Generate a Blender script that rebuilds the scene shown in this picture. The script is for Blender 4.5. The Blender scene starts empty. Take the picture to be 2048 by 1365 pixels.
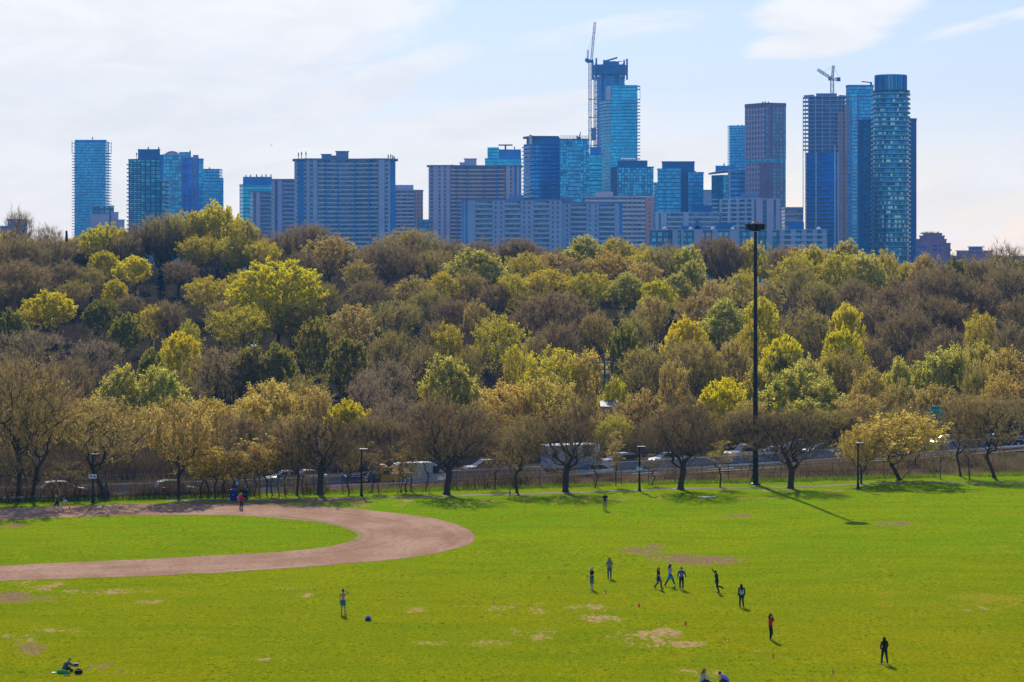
import bpy, bmesh, math, random
import numpy as np
from mathutils import Vector, Matrix
PI = math.pi
R = math.radians
random.seed(7)
RNG = np.random.default_rng(7)
SC = bpy.context.scene
COL = SC.collection

# ---------------------------------------------------------------- scene scale: photo pixel -> place
F = 5000.0      # focal length in photo pixels
CAMZ = 25.5     # the viewpoint stands on a bank above the playing field
HY = 505.0      # horizon line

def X_at(px, d): return (px - 1024.0) * d / F
def Z_at(py, d): return CAMZ + (HY - py) * d / F
def d_ground(py, z=0.0): return (CAMZ - z) * F / (py - HY)
def field(px, py):
    d = d_ground(py)
    return Vector((X_at(px, d), d, 0.0))

# ---------------------------------------------------------------- helpers
def tag(o, label=None, cat=None, group=None, kind=None):
    if label: o['label'] = label
    if cat: o['category'] = cat
    if group: o['group'] = group
    if kind: o['kind'] = kind
    return o

def empty(name, loc, label=None, cat=None, group=None, rz=0.0):
    o = bpy.data.objects.new(name, None)
    o.empty_display_size = 0.3
    o.location = loc
    o.rotation_euler = (0, 0, rz)
    COL.objects.link(o)
    return tag(o, label, cat, group)

def link(name, me, parent=None, loc=None):
    o = bpy.data.objects.new(name, me)
    COL.objects.link(o)
    if parent is not None: o.parent = parent
    if loc is not None: o.location = loc
    return o

def mesh(name, verts, faces, mat=None, uvs=None, smooth=False):
    me = bpy.data.meshes.new(name)
    me.from_pydata([tuple(v) for v in verts], [], faces)
    if mat is not None:
        for m in (mat if isinstance(mat, (list, tuple)) else [mat]): me.materials.append(m)
    if uvs is not None:
        l = me.uv_layers.new(name='UVMap')
        l.data.foreach_set('uv', np.asarray(uvs, dtype=np.float32).ravel())
    if smooth:
        me.polygons.foreach_set('use_smooth', [True] * len(me.polygons))
    me.update()
    return me

class MB:
    """collects boxes, bars and tubes into one mesh"""
    def __init__(s): s.v = []; s.f = []; s.m = []
    def add(s, vs, fs, mi=0):
        n = len(s.v)
        s.v += [tuple(v) for v in vs]
        s.f += [tuple(i + n for i in f) for f in fs]
        s.m += [mi] * len(fs)
    def box(s, x0, x1, y0, y1, z0, z1, mi=0):
        s.add([(x0,y0,z0),(x1,y0,z0),(x1,y1,z0),(x0,y1,z0),(x0,y0,z1),(x1,y0,z1),(x1,y1,z1),(x0,y1,z1)],
              [(0,3,2,1),(4,5,6,7),(0,1,5,4),(1,2,6,5),(2,3,7,6),(3,0,4,7)], mi)
    def prism(s, pts, z0, z1, mi=0):
        n = len(pts)
        vs = [(p[0],p[1],z0) for p in pts] + [(p[0],p[1],z1) for p in pts]
        fs = [tuple(range(n-1,-1,-1)), tuple(range(n,2*n))] + [(i,(i+1)%n,n+(i+1)%n,n+i) for i in range(n)]
        s.add(vs, fs, mi)
    def tube(s, p, q, r0, r1=None, n=6, mi=0, caps=True):
        if r1 is None: r1 = r0
        p = Vector(p); q = Vector(q); a = q - p
        if a.length < 1e-6: return
        a.normalize()
        u = a.orthogonal().normalized(); w = a.cross(u)
        vs = []
        for c, r in ((p, r0), (q, r1)):
            for i in range(n):
                t = 2*PI*i/n
                vs.append(c + (u*math.cos(t) + w*math.sin(t))*r)
        fs = [(i,(i+1)%n,n+(i+1)%n,n+i) for i in range(n)]
        if caps: fs += [tuple(range(n-1,-1,-1)), tuple(range(n,2*n))]
        s.add(vs, fs, mi)
    def lathe(s, prof, n=16, c=(0,0,0), mi=0):
        vs = []
        for r, z in prof:
            for i in range(n):
                t = 2*PI*i/n
                vs.append((c[0]+r*math.cos(t), c[1]+r*math.sin(t), c[2]+z))
        fs = []
        for k in range(len(prof)-1):
            for i in range(n):
                fs.append((k*n+i, k*n+(i+1)%n, (k+1)*n+(i+1)%n, (k+1)*n+i))
        fs.append(tuple(range(n-1,-1,-1))); fs.append(tuple((len(prof)-1)*n+i for i in range(n)))
        s.add(vs, fs, mi)
    def mesh(s, name, mat, smooth=False):
        me = mesh(name, s.v, s.f, mat, smooth=smooth)
        if any(s.m): me.polygons.foreach_set('material_index', s.m)
        return me
    def build(s, name, mat, parent=None, smooth=False, loc=None):
        return link(name, s.mesh(name, mat, smooth), parent, loc)

# ---------------------------------------------------------------- materials
MATS = {}; FACADES = set()
def nodes(name):
    m = bpy.data.materials.new(name); m.use_nodes = True
    nt = m.node_tree; nt.nodes.clear()
    out = nt.nodes.new('ShaderNodeOutputMaterial')
    return m, nt, out
def N(nt, t, **kw):
    n = nt.nodes.new('ShaderNode' + t)
    for k, v in kw.items():
        if k.startswith('i_'):
            key = k[2:]
            n.inputs[int(key) if key.isdigit() else key.replace('_', ' ')].default_value = v
        else: setattr(n, k, v)
    return n
def L(nt, a, b): nt.links.new(a, b)
def c4(c): return (c[0], c[1], c[2], 1.0)
def mathn(nt, op, a, b=None, clamp=False):
    n = nt.nodes.new('ShaderNodeMath'); n.operation = op; n.use_clamp = clamp
    for i, x in enumerate((a, b)):
        if x is None: continue
        if isinstance(x, (int, float)): n.inputs[i].default_value = x
        else: L(nt, x, n.inputs[i])
    return n.outputs[0]
def mixc(nt, fac, a, b, mode='MIX'):
    n = nt.nodes.new('ShaderNodeMix'); n.data_type = 'RGBA'; n.blend_type = mode
    if isinstance(fac, (int, float)): n.inputs[0].default_value = fac
    else: L(nt, fac, n.inputs[0])
    for i, x in ((6, a), (7, b)):
        if isinstance(x, (tuple, list)): n.inputs[i].default_value = c4(x)
        else: L(nt, x, n.inputs[i])
    return n.outputs[2]
def smooth01(nt, x, a, b):
    n = nt.nodes.new('ShaderNodeMapRange'); n.interpolation_type = 'SMOOTHSTEP'
    L(nt, x, n.inputs[0]); n.inputs[1].default_value = a; n.inputs[2].default_value = b
    return n.outputs[0]

def plain(name, col, rough=0.7, metal=0.0, var=0.15, scale=3.0, spec=0.3, bump=0.0):
    if name in MATS: return MATS[name]
    m, nt, out = nodes(name)
    p = N(nt, 'BsdfPrincipled', i_Roughness=rough, i_Metallic=metal)
    p.inputs['Specular IOR Level'].default_value = spec
    tc = N(nt, 'TexCoord')
    no = N(nt, 'TexNoise', i_Scale=scale, i_Detail=5.0)
    L(nt, tc.outputs['Object'], no.inputs['Vector'])
    lo = tuple(c*(1-var) for c in col); hi = tuple(min(1, c*(1+var)) for c in col)
    f = smooth01(nt, no.outputs[0], 0.3, 0.7)
    L(nt, mixc(nt, f, lo, hi), p.inputs['Base Color'])
    if bump:
        b = N(nt, 'Bump', i_Strength=bump, i_Distance=0.05); L(nt, no.outputs[0], b.inputs['Height']); L(nt, b.outputs[0], p.inputs['Normal'])
    L(nt, p.outputs[0], out.inputs[0])
    MATS[name] = m
    return m

def facade(name, pane, frame, cw, ch, fw=0.1, fh=0.2, var=0.5, metal=0.6, rough=0.15, alt=None, altp=0.0, frough=0.6, band=0.0):
    """window grid laid out in metres on the wall (UV = metres along / up); each pane its own tone"""
    if name in MATS: return MATS[name]
    m, nt, out = nodes(name)
    uv = N(nt, 'UVMap'); uv.uv_map = 'UVMap'
    sp = N(nt, 'SeparateXYZ'); L(nt, uv.outputs[0], sp.inputs[0])
    u = mathn(nt, 'DIVIDE', sp.outputs[0], cw); v = mathn(nt, 'DIVIDE', sp.outputs[1], ch)
    fu = mathn(nt, 'FRACT', u); fv = mathn(nt, 'FRACT', v)
    iu = mathn(nt, 'FLOOR', u); iv = mathn(nt, 'FLOOR', v)
    cb = N(nt, 'CombineXYZ'); L(nt, iu, cb.inputs[0]); L(nt, iv, cb.inputs[1])
    wn = N(nt, 'TexWhiteNoise'); wn.noise_dimensions = '2D'; L(nt, cb.outputs[0], wn.inputs['Vector'])
    a = mathn(nt, 'GREATER_THAN', fu, fw); b = mathn(nt, 'GREATER_THAN', fv, fh)
    isp = mathn(nt, 'MULTIPLY', a, b)
    lo = tuple(c*(1-var) for c in pane); hi = tuple(min(1, c*(1+var)) for c in pane)
    pc = mixc(nt, wn.outputs[0], lo, hi)
    if alt:
        g = mathn(nt, 'GREATER_THAN', N_out(nt, wn, 1), 1-altp)
        pc = mixc(nt, g, pc, alt)
    no = N(nt, 'TexNoise', i_Scale=0.05, i_Detail=3.0); L(nt, uv.outputs[0], no.inputs['Vector'])
    pc = mixc(nt, smooth01(nt, no.outputs[0], 0.35, 0.65), mixc(nt, 1.0, pc, (0.75,0.78,0.8), 'MULTIPLY'), pc)
    col = mixc(nt, isp, frame, pc)
    p = N(nt, 'BsdfPrincipled')
    L(nt, col, p.inputs['Base Color'])
    L(nt, mathn(nt, 'MULTIPLY', isp, metal), p.inputs['Metallic'])
    L(nt, mathn(nt, 'SUBTRACT', frough, mathn(nt, 'MULTIPLY', isp, frough-rough)), p.inputs['Roughness'])
    L(nt, p.outputs[0], out.inputs[0])
    MATS[name] = m; FACADES.add(name)
    return m
def N_out(nt, wn, i):
    s = N(nt, 'SeparateColor'); L(nt, wn.outputs['Color'], s.inputs[0]); return s.outputs[i]

def car_paint(name, col, metal=0.3):
    if name in MATS: return MATS[name]
    m, nt, out = nodes(name)
    p = N(nt, 'BsdfPrincipled', i_Roughness=0.3, i_Metallic=metal)
    p.inputs['Coat Weight'].default_value = 1.0; p.inputs['Coat Roughness'].default_value = 0.08
    tc = N(nt, 'TexCoord'); no = N(nt, 'TexNoise', i_Scale=1.5, i_Detail=4.0); L(nt, tc.outputs['Object'], no.inputs['Vector'])
    L(nt, mixc(nt, no.outputs[0], tuple(c*0.85 for c in col), col), p.inputs['Base Color'])
    L(nt, p.outputs[0], out.inputs[0]); MATS[name] = m
    return m

def leaf_mat():
    m, nt, out = nodes('spring_leaf')
    oi = N(nt, 'ObjectInfo')
    geo = N(nt, 'NewGeometry')
    no = N(nt, 'TexNoise', i_Scale=0.9, i_Detail=2.0)
    tc = N(nt, 'TexCoord'); L(nt, tc.outputs['Object'], no.inputs['Vector'])
    wv = N(nt, 'TexWhiteNoise'); wv.noise_dimensions = '3D'
    hs = N(nt, 'HueSaturation')
    L(nt, oi.outputs['Color'], hs.inputs['Color'])
    L(nt, mathn(nt, 'ADD', mathn(nt, 'MULTIPLY', no.outputs[0], 1.0), 0.5), hs.inputs['Value'])
    L(nt, mathn(nt, 'ADD', mathn(nt, 'MULTIPLY', geo.outputs['Random Per Island'], 0.05), 0.475), hs.inputs['Hue'])
    d = N(nt, 'BsdfDiffuse'); t = N(nt, 'BsdfTranslucent')
    L(nt, hs.outputs[0], d.inputs[0]); L(nt, hs.outputs[0], t.inputs[0])
    mx = N(nt, 'MixShader', i_0=0.6); L(nt, d.outputs[0], mx.inputs[1]); L(nt, t.outputs[0], mx.inputs[2])
    L(nt, mx.outputs[0], out.inputs[0])
    return m
def twig_mat():
    m, nt, out = nodes('twig_bark')
    oi = N(nt, 'ObjectInfo')
    geo = N(nt, 'NewGeometry')
    base = mixc(nt, geo.outputs['Random Per Island'], (0.16,0.115,0.05), (0.48,0.35,0.15))
    col = mixc(nt, 0.5, base, oi.outputs['Color'])
    d = N(nt, 'BsdfDiffuse'); L(nt, col, d.inputs[0])
    t = N(nt, 'BsdfTranslucent'); L(nt, col, t.inputs[0])
    mx = N(nt, 'MixShader', i_0=0.5); L(nt, d.outputs[0], mx.inputs[1]); L(nt, t.outputs[0], mx.inputs[2])
    L(nt, mx.outputs[0], out.inputs[0])
    return m
LEAF = leaf_mat(); TWIG = twig_mat()
BARK = plain('bark', (0.06,0.048,0.042), 0.9, var=0.4, scale=6, bump=0.4)
DARKMETAL = plain('dark_painted_metal', (0.012,0.016,0.022), 0.45, 0.3)
GALV = plain('galvanised_steel', (0.75,0.76,0.78), 0.35, 0.7)
WHITE = plain('white_plastic', (0.8,0.8,0.8), 0.4)
CONC = plain('concrete_grey', (0.30,0.29,0.29), 0.85)
GLASS = plain('car_glass', (0.02,0.035,0.05), 0.05, 0.0, spec=1.0)
RUBBER = plain('tyre_rubber', (0.02,0.02,0.02), 0.8)
RIM = plain('alloy_rim', (0.5,0.5,0.52), 0.3, 0.8)
SKY_STR = 0.15; SKY_DUST = 0.1; SKY_TINT = (.79,.71,.81); CLOUD_A = (7.5,7.3,6.95); CLOUD_B = (8.3,8.05,7.7)
HAZE = 0.00013; HAZE_COL = (.14,.45,1.0); EXPO = 0.0
# ---------------------------------------------------------------- terrain
U = Vector((math.cos(R(22.5)), math.sin(R(22.5)), 0)); NV = Vector((-U.y, U.x, 0))
def d_tree(X): return 267.3 + 0.29*X          # line of park trees / fence foot
def d_rail(X): return 276.3 + 0.415*X          # near guard rail of the highway
def z_road(X):
    X = np.clip(X, -60, 90); return -0.032 + 0.01287*X + 0.00019*X*X
def sst(t):
    t = np.clip(t, 0, 1); return t*t*(3-2*t)
def wob(x, y):
    return 0.5*np.sin(x*0.043+1.3)*np.sin(y*0.031+0.4) + 0.3*np.sin(x*0.11+y*0.07) + 0.2*np.sin(x*0.19-y*0.13+2)
def ground(x, y):
    x = np.asarray(x, dtype=float); y = np.asarray(y, dtype=float)
    f = 0.10*wob(x*1.6, y*1.6) + 0.03*wob(x*7, y*7)
    f = f * sst((y-100)/40)
    # the near bank that the viewpoint stands on
    bank = 23.9 * sst((62 - y)/60)
    dt = 267.3 + 0.29*x + 5.0
    dr = 276.3 + 0.415*x
    dr2 = np.maximum(dr, dt + 0.5)
    zr = z_road(x)
    t = sst((y - dt)/np.maximum(dr2 - dt - 1.0, 0.5))
    z = f*(1-t) + (zr-0.12)*t
    s = (y - dr2)*0.938
    z = np.where(s > 0, zr - 0.12, z)
    zb = zr - 0.12
    z = np.where(s > 22, zb + (-4.2 - zb)*sst((s-22)/22), z)
    crest = 15.0 + 4.0*sst((-x)/80.0) - 4.0*sst((x-20)/60.0) + 0.8*np.sin(x*0.035)
    up = sst((y - 352 - 0.1*np.clip(x,-100,100))/250.0)
    roll = 0.8*wob(x*0.8, y*0.8)
    z = np.where(y > 330, z + (crest+4.2)*up + roll*sst((y-330)/60), z)
    down = sst((y-640)/260.0)
    z = np.where(y > 640, z*(1-down) + 7.0*down, z)
    return z + bank
def gz(x, y): return float(ground(x, y))

# photo patches of bare soil and straw on the pitch: (px, py, half width px, half height px, amount, kind)
PATCH = [(1285,1101,48,7,1.0,'e'),(1300,1090,26,3,.7,'e'),(1400,1121,84,8,1.0,'e'),(1345,1112,50,6,.9,'e'),(1775,1049,42,4,.9,'e'),(1480,1032,42,3,.6,'e'),
 (1590,1105,22,3,.5,'e'),(1290,1275,72,10,.9,'s'),(1330,1268,34,8,1.,'s'),(1345,1290,60,6,.95,'s'),(1285,1292,40,6,.8,'s'),(1075,1268,60,14,.6,'s'),(1200,1240,42,8,.7,'s'),
 (1120,1222,110,16,.45,'s'),(30,1197,62,9,.9,'e'),(190,1183,130,5,.75,'s'),(60,1172,90,8,.5,'s'),(606,1190,22,4,.8,'s'),(580,1176,30,3,.6,'s'),
 (62,1298,34,10,.7,'e'),(45,1278,40,8,.6,'s'),(120,1262,50,5,.5,'s'),(298,1205,26,4,.8,'s'),(532,1321,20,3,.9,'s'),(230,1345,30,6,.6,'e'),(200,1330,30,8,.5,'e'),
 (1970,1205,110,18,.75,'y'),(1800,1200,70,12,.4,'y'),(1980,1280,60,8,.5,'y'),(1990,1100,50,8,.4,'y'),(1950,1218,30,5,.6,'s'),(390,1275,28,3,.5,'s'),
 (1520,1305,16,3,.7,'s'),(1450,1303,14,3,.7,'s'),(1405,1345,40,6,.4,'s'),(20,1052,34,4,.8,'e'),(820,1222,60,6,.35,'s'),(940,1287,90,6,.5,'s'),(1040,1345,40,4,.3,'s'),
 (800,1008,180,6,.5,'s'),(1200,998,180,5,.45,'s'),(1500,1000,160,4,.35,'s'),(1640,981,160,4,.5,'s'),(980,1003,22,3,.9,'s'),(620,1004,120,7,.8,'e')]

def ground_mats():
    m, nt, out = nodes('turf_and_soil')
    tc = N(nt, 'TexCoord')
    at = N(nt, 'Attribute'); at.attribute_name = 'wear'
    sc = N(nt, 'SeparateColor'); L(nt, at.outputs['Color'], sc.inputs[0])
    mp = N(nt, 'Mapping'); mp.inputs['Scale'].default_value = (0.85, 1.0, 1.0); L(nt, tc.outputs['Object'], mp.inputs[0])
    def noise(s, d, rough=0.6, v=None):
        n = N(nt, 'TexNoise', i_Scale=s, i_Detail=d, i_Roughness=rough); L(nt, v or mp.outputs[0], n.inputs['Vector']); return n.outputs[0]
    big = noise(0.035, 4); 
    mpf = N(nt, 'Mapping'); mpf.inputs['Scale'].default_value = (1.0, 0.42, 1.0); L(nt, tc.outputs['Object'], mpf.inputs[0])
    mid = noise(0.42, 5, 0.65, mpf.outputs[0]); fine = noise(2.6, 4, 0.7, mpf.outputs[0])
    mp2 = N(nt, 'Mapping'); mp2.inputs['Scale'].default_value = (0.3, 0.8, 1.0); mp2.inputs['Rotation'].default_value = (0,0,R(-12)); L(nt, tc.outputs['Object'], mp2.inputs[0])
    streak = noise(0.4, 6, 0.65, mp2.outputs[0])
    g = mixc(nt, smooth01(nt, big, 0.4, 0.6), GRASS_A, GRASS_B)
    spo = N(nt, 'SeparateXYZ'); L(nt, tc.outputs['Object'], spo.inputs[0])
    g = mixc(nt, smooth01(nt, mathn(nt, 'ADD', spo.outputs[1], mathn(nt, 'MULTIPLY', mid, 40.0)), 175.0, 270.0), mixc(nt, 1.0, g, (1.0,0.86,1.0), 'MULTIPLY'), mixc(nt, 1.0, g, (0.88,1.08,1.0), 'MULTIPLY'))
    g = mixc(nt, mathn(nt, 'MULTIPLY', smooth01(nt, mid, 0.44, 0.62), 0.45), g, GRASS_C)
    g = mixc(nt, mathn(nt, 'MULTIPLY', smooth01(nt, streak, 0.42, 0.66), 0.5), g, GRASS_D)
    tuft_shade = smooth01(nt, fine, 0.52, 0.64)
    g = mixc(nt, mathn(nt, 'MULTIPLY', tuft_shade, mathn(nt, 'MULTIPLY', smooth01(nt, mid, 0.38, 0.60), 0.55)), g, (0.03,0.06,0.003))  # dark flecks: shadows of grass tufts painted into the turf colour
    # yellow thin grass
    nz = mathn(nt, 'ADD', mathn(nt, 'MULTIPLY', mid, 0.5), mathn(nt, 'MULTIPLY', fine, 0.5))
    def mask(ch, lo, hi):
        x = mathn(nt, 'ADD', ch, mathn(nt, 'MULTIPLY', mathn(nt, 'SUBTRACT', nz, 0.52), 6.0))
        x = mathn(nt, 'MULTIPLY', x, mathn(nt, 'GREATER_THAN', ch, 0.02))
        return smooth01(nt, x, lo, hi)
    g = mixc(nt, mask(sc.outputs[2], 0.35, 0.8), g, (0.36,0.30,0.02))
    g = mixc(nt, mask(sc.outputs[1], 0.42, 0.75), g, (0.50,0.34,0.15))
    soil = mixc(nt, fine, (0.22,0.135,0.06), (0.40,0.28,0.15))
    g = mixc(nt, mask(sc.outputs[0], 0.35, 0.6), g, soil)
    # woodland floor and rough bank, by place
    at2 = N(nt, 'Attribute'); at2.attribute_name = 'cover'
    s2 = N(nt, 'SeparateColor'); L(nt, at2.outputs['Color'], s2.inputs[0])
    lit = mixc(nt, smooth01(nt, mid, 0.35, 0.65), (0.035,0.03,0.018), (0.075,0.055,0.035))
    g = mixc(nt, s2.outputs[0], g, lit)
    bank = mixc(nt, smooth01(nt, mid, 0.4, 0.6), (0.10,0.12,0.02), (0.16,0.11,0.07))
    g = mixc(nt, s2.outputs[1], g, bank)
    mph = N(nt, 'Mapping'); mph.inputs['Scale'].default_value = (1.0, 0.35, 1.0); L(nt, tc.outputs['Object'], mph.inputs[0])
    hf = noise(5.5, 3, 0.8, mph.outputs[0]); hv = N(nt, 'HueSaturation'); L(nt, g, hv.inputs['Color'])
    L(nt, mathn(nt, 'ADD', mathn(nt, 'MULTIPLY', mathn(nt, 'SUBTRACT', hf, 0.5), 1.9), 1.0), hv.inputs['Value']); g = hv.outputs[0]
    p = N(nt, 'BsdfDiffuse')
    L(nt, g, p.inputs['Color'])
    bm = N(nt, 'Bump', i_Strength=0.8, i_Distance=0.3)
    hh = mathn(nt, 'ADD', mathn(nt, 'MULTIPLY', fine, 0.5), mathn(nt, 'MULTIPLY', streak, 0.6))
    L(nt, hh, bm.inputs['Height']); L(nt, bm.outputs[0], p.inputs['Normal'])
    L(nt, p.outputs[0], out.inputs[0])
    return m
GRASS_A = (0.235,0.33,0.001); GRASS_B = (0.285,0.34,0.001); GRASS_C = (0.33,0.345,0.002); GRASS_D = (0.165,0.26,0.001)

def build_ground():
    xs = np.concatenate([-np.geomspace(9000, 90, 26), np.arange(-85, 85.1, 0.55), np.geomspace(90, 9000, 26)])
    ys = np.concatenate([[-3000,-800,-200,-60,-20], np.arange(0, 140, 6), np.arange(140, 285, 0.55), np.arange(285, 330, 2.0), np.arange(330, 760, 6.0), np.geomspace(765, 14000, 40)])
    Xg, Yg = np.meshgrid(xs, ys)
    Zg = ground(Xg, Yg)
    nx, ny = len(xs), len(ys)
    V = np.stack([Xg, Yg, Zg], -1).reshape(-1, 3)
    idx = np.arange(nx*ny).reshape(ny, nx)
    Fc = np.stack([idx[:-1,:-1], idx[:-1,1:], idx[1:,1:], idx[1:,:-1]], -1).reshape(-1, 4)
    me = mesh('ground', V.tolist(), Fc.tolist(), ground_mats(), smooth=True)
    wear = np.zeros((len(V), 4), np.float32); wear[:,3] = 1
    ok = V[:,1] > 130
    py = np.where(ok, HY + CAMZ*F/np.maximum(V[:,1], 1), 0); px = 1024 + V[:,0]*F/np.maximum(V[:,1], 1)
    for (cx, cy, rx, ry, a, k) in PATCH:
        ch = {'e':0,'s':1,'y':2}[k]
        q = ((px-cx)/(rx*1.25))**2 + ((py-cy)/(ry*1.35))**2
        val = a*np.clip(1.25-q, 0, 1)
        wear[:,ch] = np.where(ok, np.maximum(wear[:,ch], val*.85), wear[:,ch])
    cov = np.zeros((len(V), 4), np.float32); cov[:,3] = 1
    dt = 267.3+0.29*V[:,0]+3.5; dr = np.maximum(276.3+0.415*V[:,0], dt+.5)
    cov[:,1] = sst((V[:,1]-dt)/2.0)*(V[:,1] < dr+24)
    cov[:,0] = sst((V[:,1]-dr-23)/4.0)
    for nm, arr in (('wear', wear), ('cover', cov)):
        a = me.color_attributes.new(name=nm, type='FLOAT_COLOR', domain='POINT')
        a.data.foreach_set('color', arr.ravel())
    tag(link('ground', me), kind='structure')
build_ground()

def path_sheet(name, inner, outer, mat, lift=0.03, closed=False):
    """strip of ground between two rows of points, laid on the terrain"""
    n = len(inner); vs = []; K = 9
    for i in range(n):
        for k in range(K):
            t = k/(K-1)
            x = inner[i][0]*(1-t)+outer[i][0]*t; y = inner[i][1]*(1-t)+outer[i][1]*t
            edge = 0.012 if k in (0, K-1) else lift
            vs.append((x, y, gz(x, y)+edge))
    fs = [(i*K+k, i*K+k+1, (i+1)*K+k+1, (i+1)*K+k) for i in range(n-1) for k in range(K-1)]
    uvs = [((v % K)/(K-1), (v//K)*0.3) for f in fs for v in f]
    return tag(link(name, mesh(name, vs, fs, mat, uvs, smooth=True)), kind='structure')

def cr(pts, n):
    """catmull-rom resample"""
    pts = [Vector((p[0], p[1], 0)) for p in pts]
    P = [pts[0]*2-pts[1]] + pts + [pts[-1]*2-pts[-2]]
    seg = len(pts)-1; out = []
    for k in range(n):
        t = k/(n-1)*seg; i = min(int(t), seg-1); u = t-i
        a, b, c, d = P[i:i+4]
        out.append(0.5*((2*b)+(c-a)*u+(2*a-5*b+4*c-d)*u*u+(3*b-3*c+d-a)*u**3))
    return out
def jag(pts, amt, seed):
    rg = random.Random(seed); o = []
    ph = [rg.uniform(0, 6) for _ in range(4)]
    for i, p in enumerate(pts):
        o.append(p + Vector((0, amt*(math.sin(i*0.31+ph[0])+0.7*math.sin(i*0.83+ph[1])+0.5*math.sin(i*1.9+ph[2])+rg.uniform(-.5,.5)), 0)))
    return o
def track_mat(name, a, b, c):
    m, nt, out = nodes(name)
    tc = N(nt, 'TexCoord')
    n1 = N(nt, 'TexNoise', i_Scale=0.25, i_Detail=6.0); n2 = N(nt, 'TexNoise', i_Scale=2.2, i_Detail=5.0, i_Roughness=0.8)
    mq = N(nt, 'Mapping'); mq.inputs['Scale'].default_value = (1.0, 0.45, 1.0); L(nt, tc.outputs['Object'], mq.inputs[0])
    for n in (n1, n2): L(nt, mq.outputs[0], n.inputs['Vector'])
    col = mixc(nt, smooth01(nt, n1.outputs[0], 0.35, 0.65), a, b)
    col = mixc(nt, mathn(nt, 'MULTIPLY', smooth01(nt, n2.outputs[0], 0.48, 0.66), 0.6), col, c)
    uvn = N(nt, 'UVMap'); uvn.uv_map = 'UVMap'; mu = N(nt, 'Mapping'); mu.inputs['Scale'].default_value = (11.0, 0.10, 1.0); L(nt, uvn.outputs[0], mu.inputs[0])
    n3 = N(nt, 'TexNoise', i_Scale=1.0, i_Detail=4.0, i_Roughness=0.6); L(nt, mu.outputs[0], n3.inputs['Vector'])
    col = mixc(nt, mathn(nt, 'MULTIPLY', smooth01(nt, n3.outputs[0], 0.45, 0.65), 0.45), col, mixc(nt, 1.0, col, (.72,.68,.64), 'MULTIPLY'))
    p = N(nt, 'BsdfPrincipled', i_Roughness=0.95); p.inputs['Specular IOR Level'].default_value = 0.05
    L(nt, col, p.inputs['Base Color'])
    bm = N(nt, 'Bump', i_Strength=0.5, i_Distance=0.05); L(nt, n2.outputs[0], bm.inputs['Height']); L(nt, bm.outputs[0], p.inputs['Normal'])
    L(nt, p.outputs[0], out.inputs[0]); return m
TRACKM = track_mat('red_clay_track', (0.40,0.225,0.14), (0.52,0.32,0.22), (0.22,0.13,0.085))
inner_px = [(-420,1062),(-200,1051),(0,1041),(200,1034),(380,1030),(500,1033),(600,1041),(670,1050),(706,1060),(715,1070),(700,1083),(640,1097),(540,1107),(400,1114),(200,1123),(0,1133),(-200,1144),(-420,1158)]
outer_px = [(-420,1035),(-200,1026),(0,1018),(200,1010),(400,1006),(560,1009),(700,1018),(830,1031),(915,1050),(950,1072),(925,1092),(830,1113),(700,1127),(540,1139),(330,1151),(0,1164),(-200,1173),(-420,1186)]
inn = jag(cr([field(*p) for p in inner_px], 220), 0.09, 3); outr = jag(cr([field(*p) for p in outer_px], 220), 0.09, 5)
path_sheet('running_track', inn, outr, TRACKM)
SANDM = track_mat('worn_turf_edge', (0.30,0.27,0.08), (0.36,0.27,0.12), (0.20,0.22,0.04))
e_in = [field(*p) for p in [(560,1033),(640,1041),(690,1052),(722,1064),(728,1072),(715,1084)]]
e_out = [field(*p) for p in [(570,1036),(640,1045),(684,1055),(708,1065),(714,1071),(705,1081)]]
path_sheet('track_edge', cr(e_in, 60), cr(e_out, 60), SANDM, lift=0.05)
pp = cr([field(*p) for p in [(330,1002),(520,1000),(700,998),(850,994),(1000,990),(1200,984),(1380,979),(1540,975),(1700,969),(1830,964),(1900,966),(2048,966),(2300,958)]], 200)
PATHM = track_mat('path_dirt', (0.30,0.23,0.20), (0.38,0.30,0.27), (0.22,0.17,0.14))
path_sheet('footpath', jag([p+Vector((0,-.7,0)) for p in pp], .08, 8), jag([p+Vector((0,.7,0)) for p in pp], .08, 9), PATHM)

# highway beyond the fence
ROADM = track_mat('asphalt', (0.034,0.032,0.03), (0.05,0.047,0.043), (0.025,0.024,0.023))
def rail_pt(X, s=0.0, h=0.0):
    p = Vector((X, d_rail(X), 0)) + NV*s
    return Vector((p.x, p.y, float(z_road(X)) + h))
def sheet(name, s0, s1, X0, X1, mat, lift, n=80):
    vs = []
    for i in range(n+1):
        X = X0+(X1-X0)*i/n
        vs += [rail_pt(X, s0, lift), rail_pt(X, s1, lift)]
    return tag(link(name, mesh(name, vs, [(2*i, 2*i+1, 2*i+3, 2*i+2)[::-1] for i in range(n)], mat)), kind='structure')
sheet('highway', 0.3, 21.5, -130, 160, ROADM, 0.0)
LINEM = plain('road_paint', (0.75,0.75,0.72), 0.6)
for s in (0.9, 8.0, 9.6, 20.6): sheet('edge_line', s, s+0.15, -130, 160, LINEM, 0.006)
for s in (3.3, 5.7, 13.0, 16.5):
    vs = []; fs = []
    X = -120
    while X < 150:
        n = len(vs); vs += [rail_pt(X, s, .006), rail_pt(X+3, s, .006), rail_pt(X+3, s+.13, .006), rail_pt(X, s+.13, .006)]; fs.append((n, n+1, n+2, n+3)); X += 9
    tag(link('lane_marking', mesh('lane_marking', vs, fs, LINEM)), kind='structure')

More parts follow.
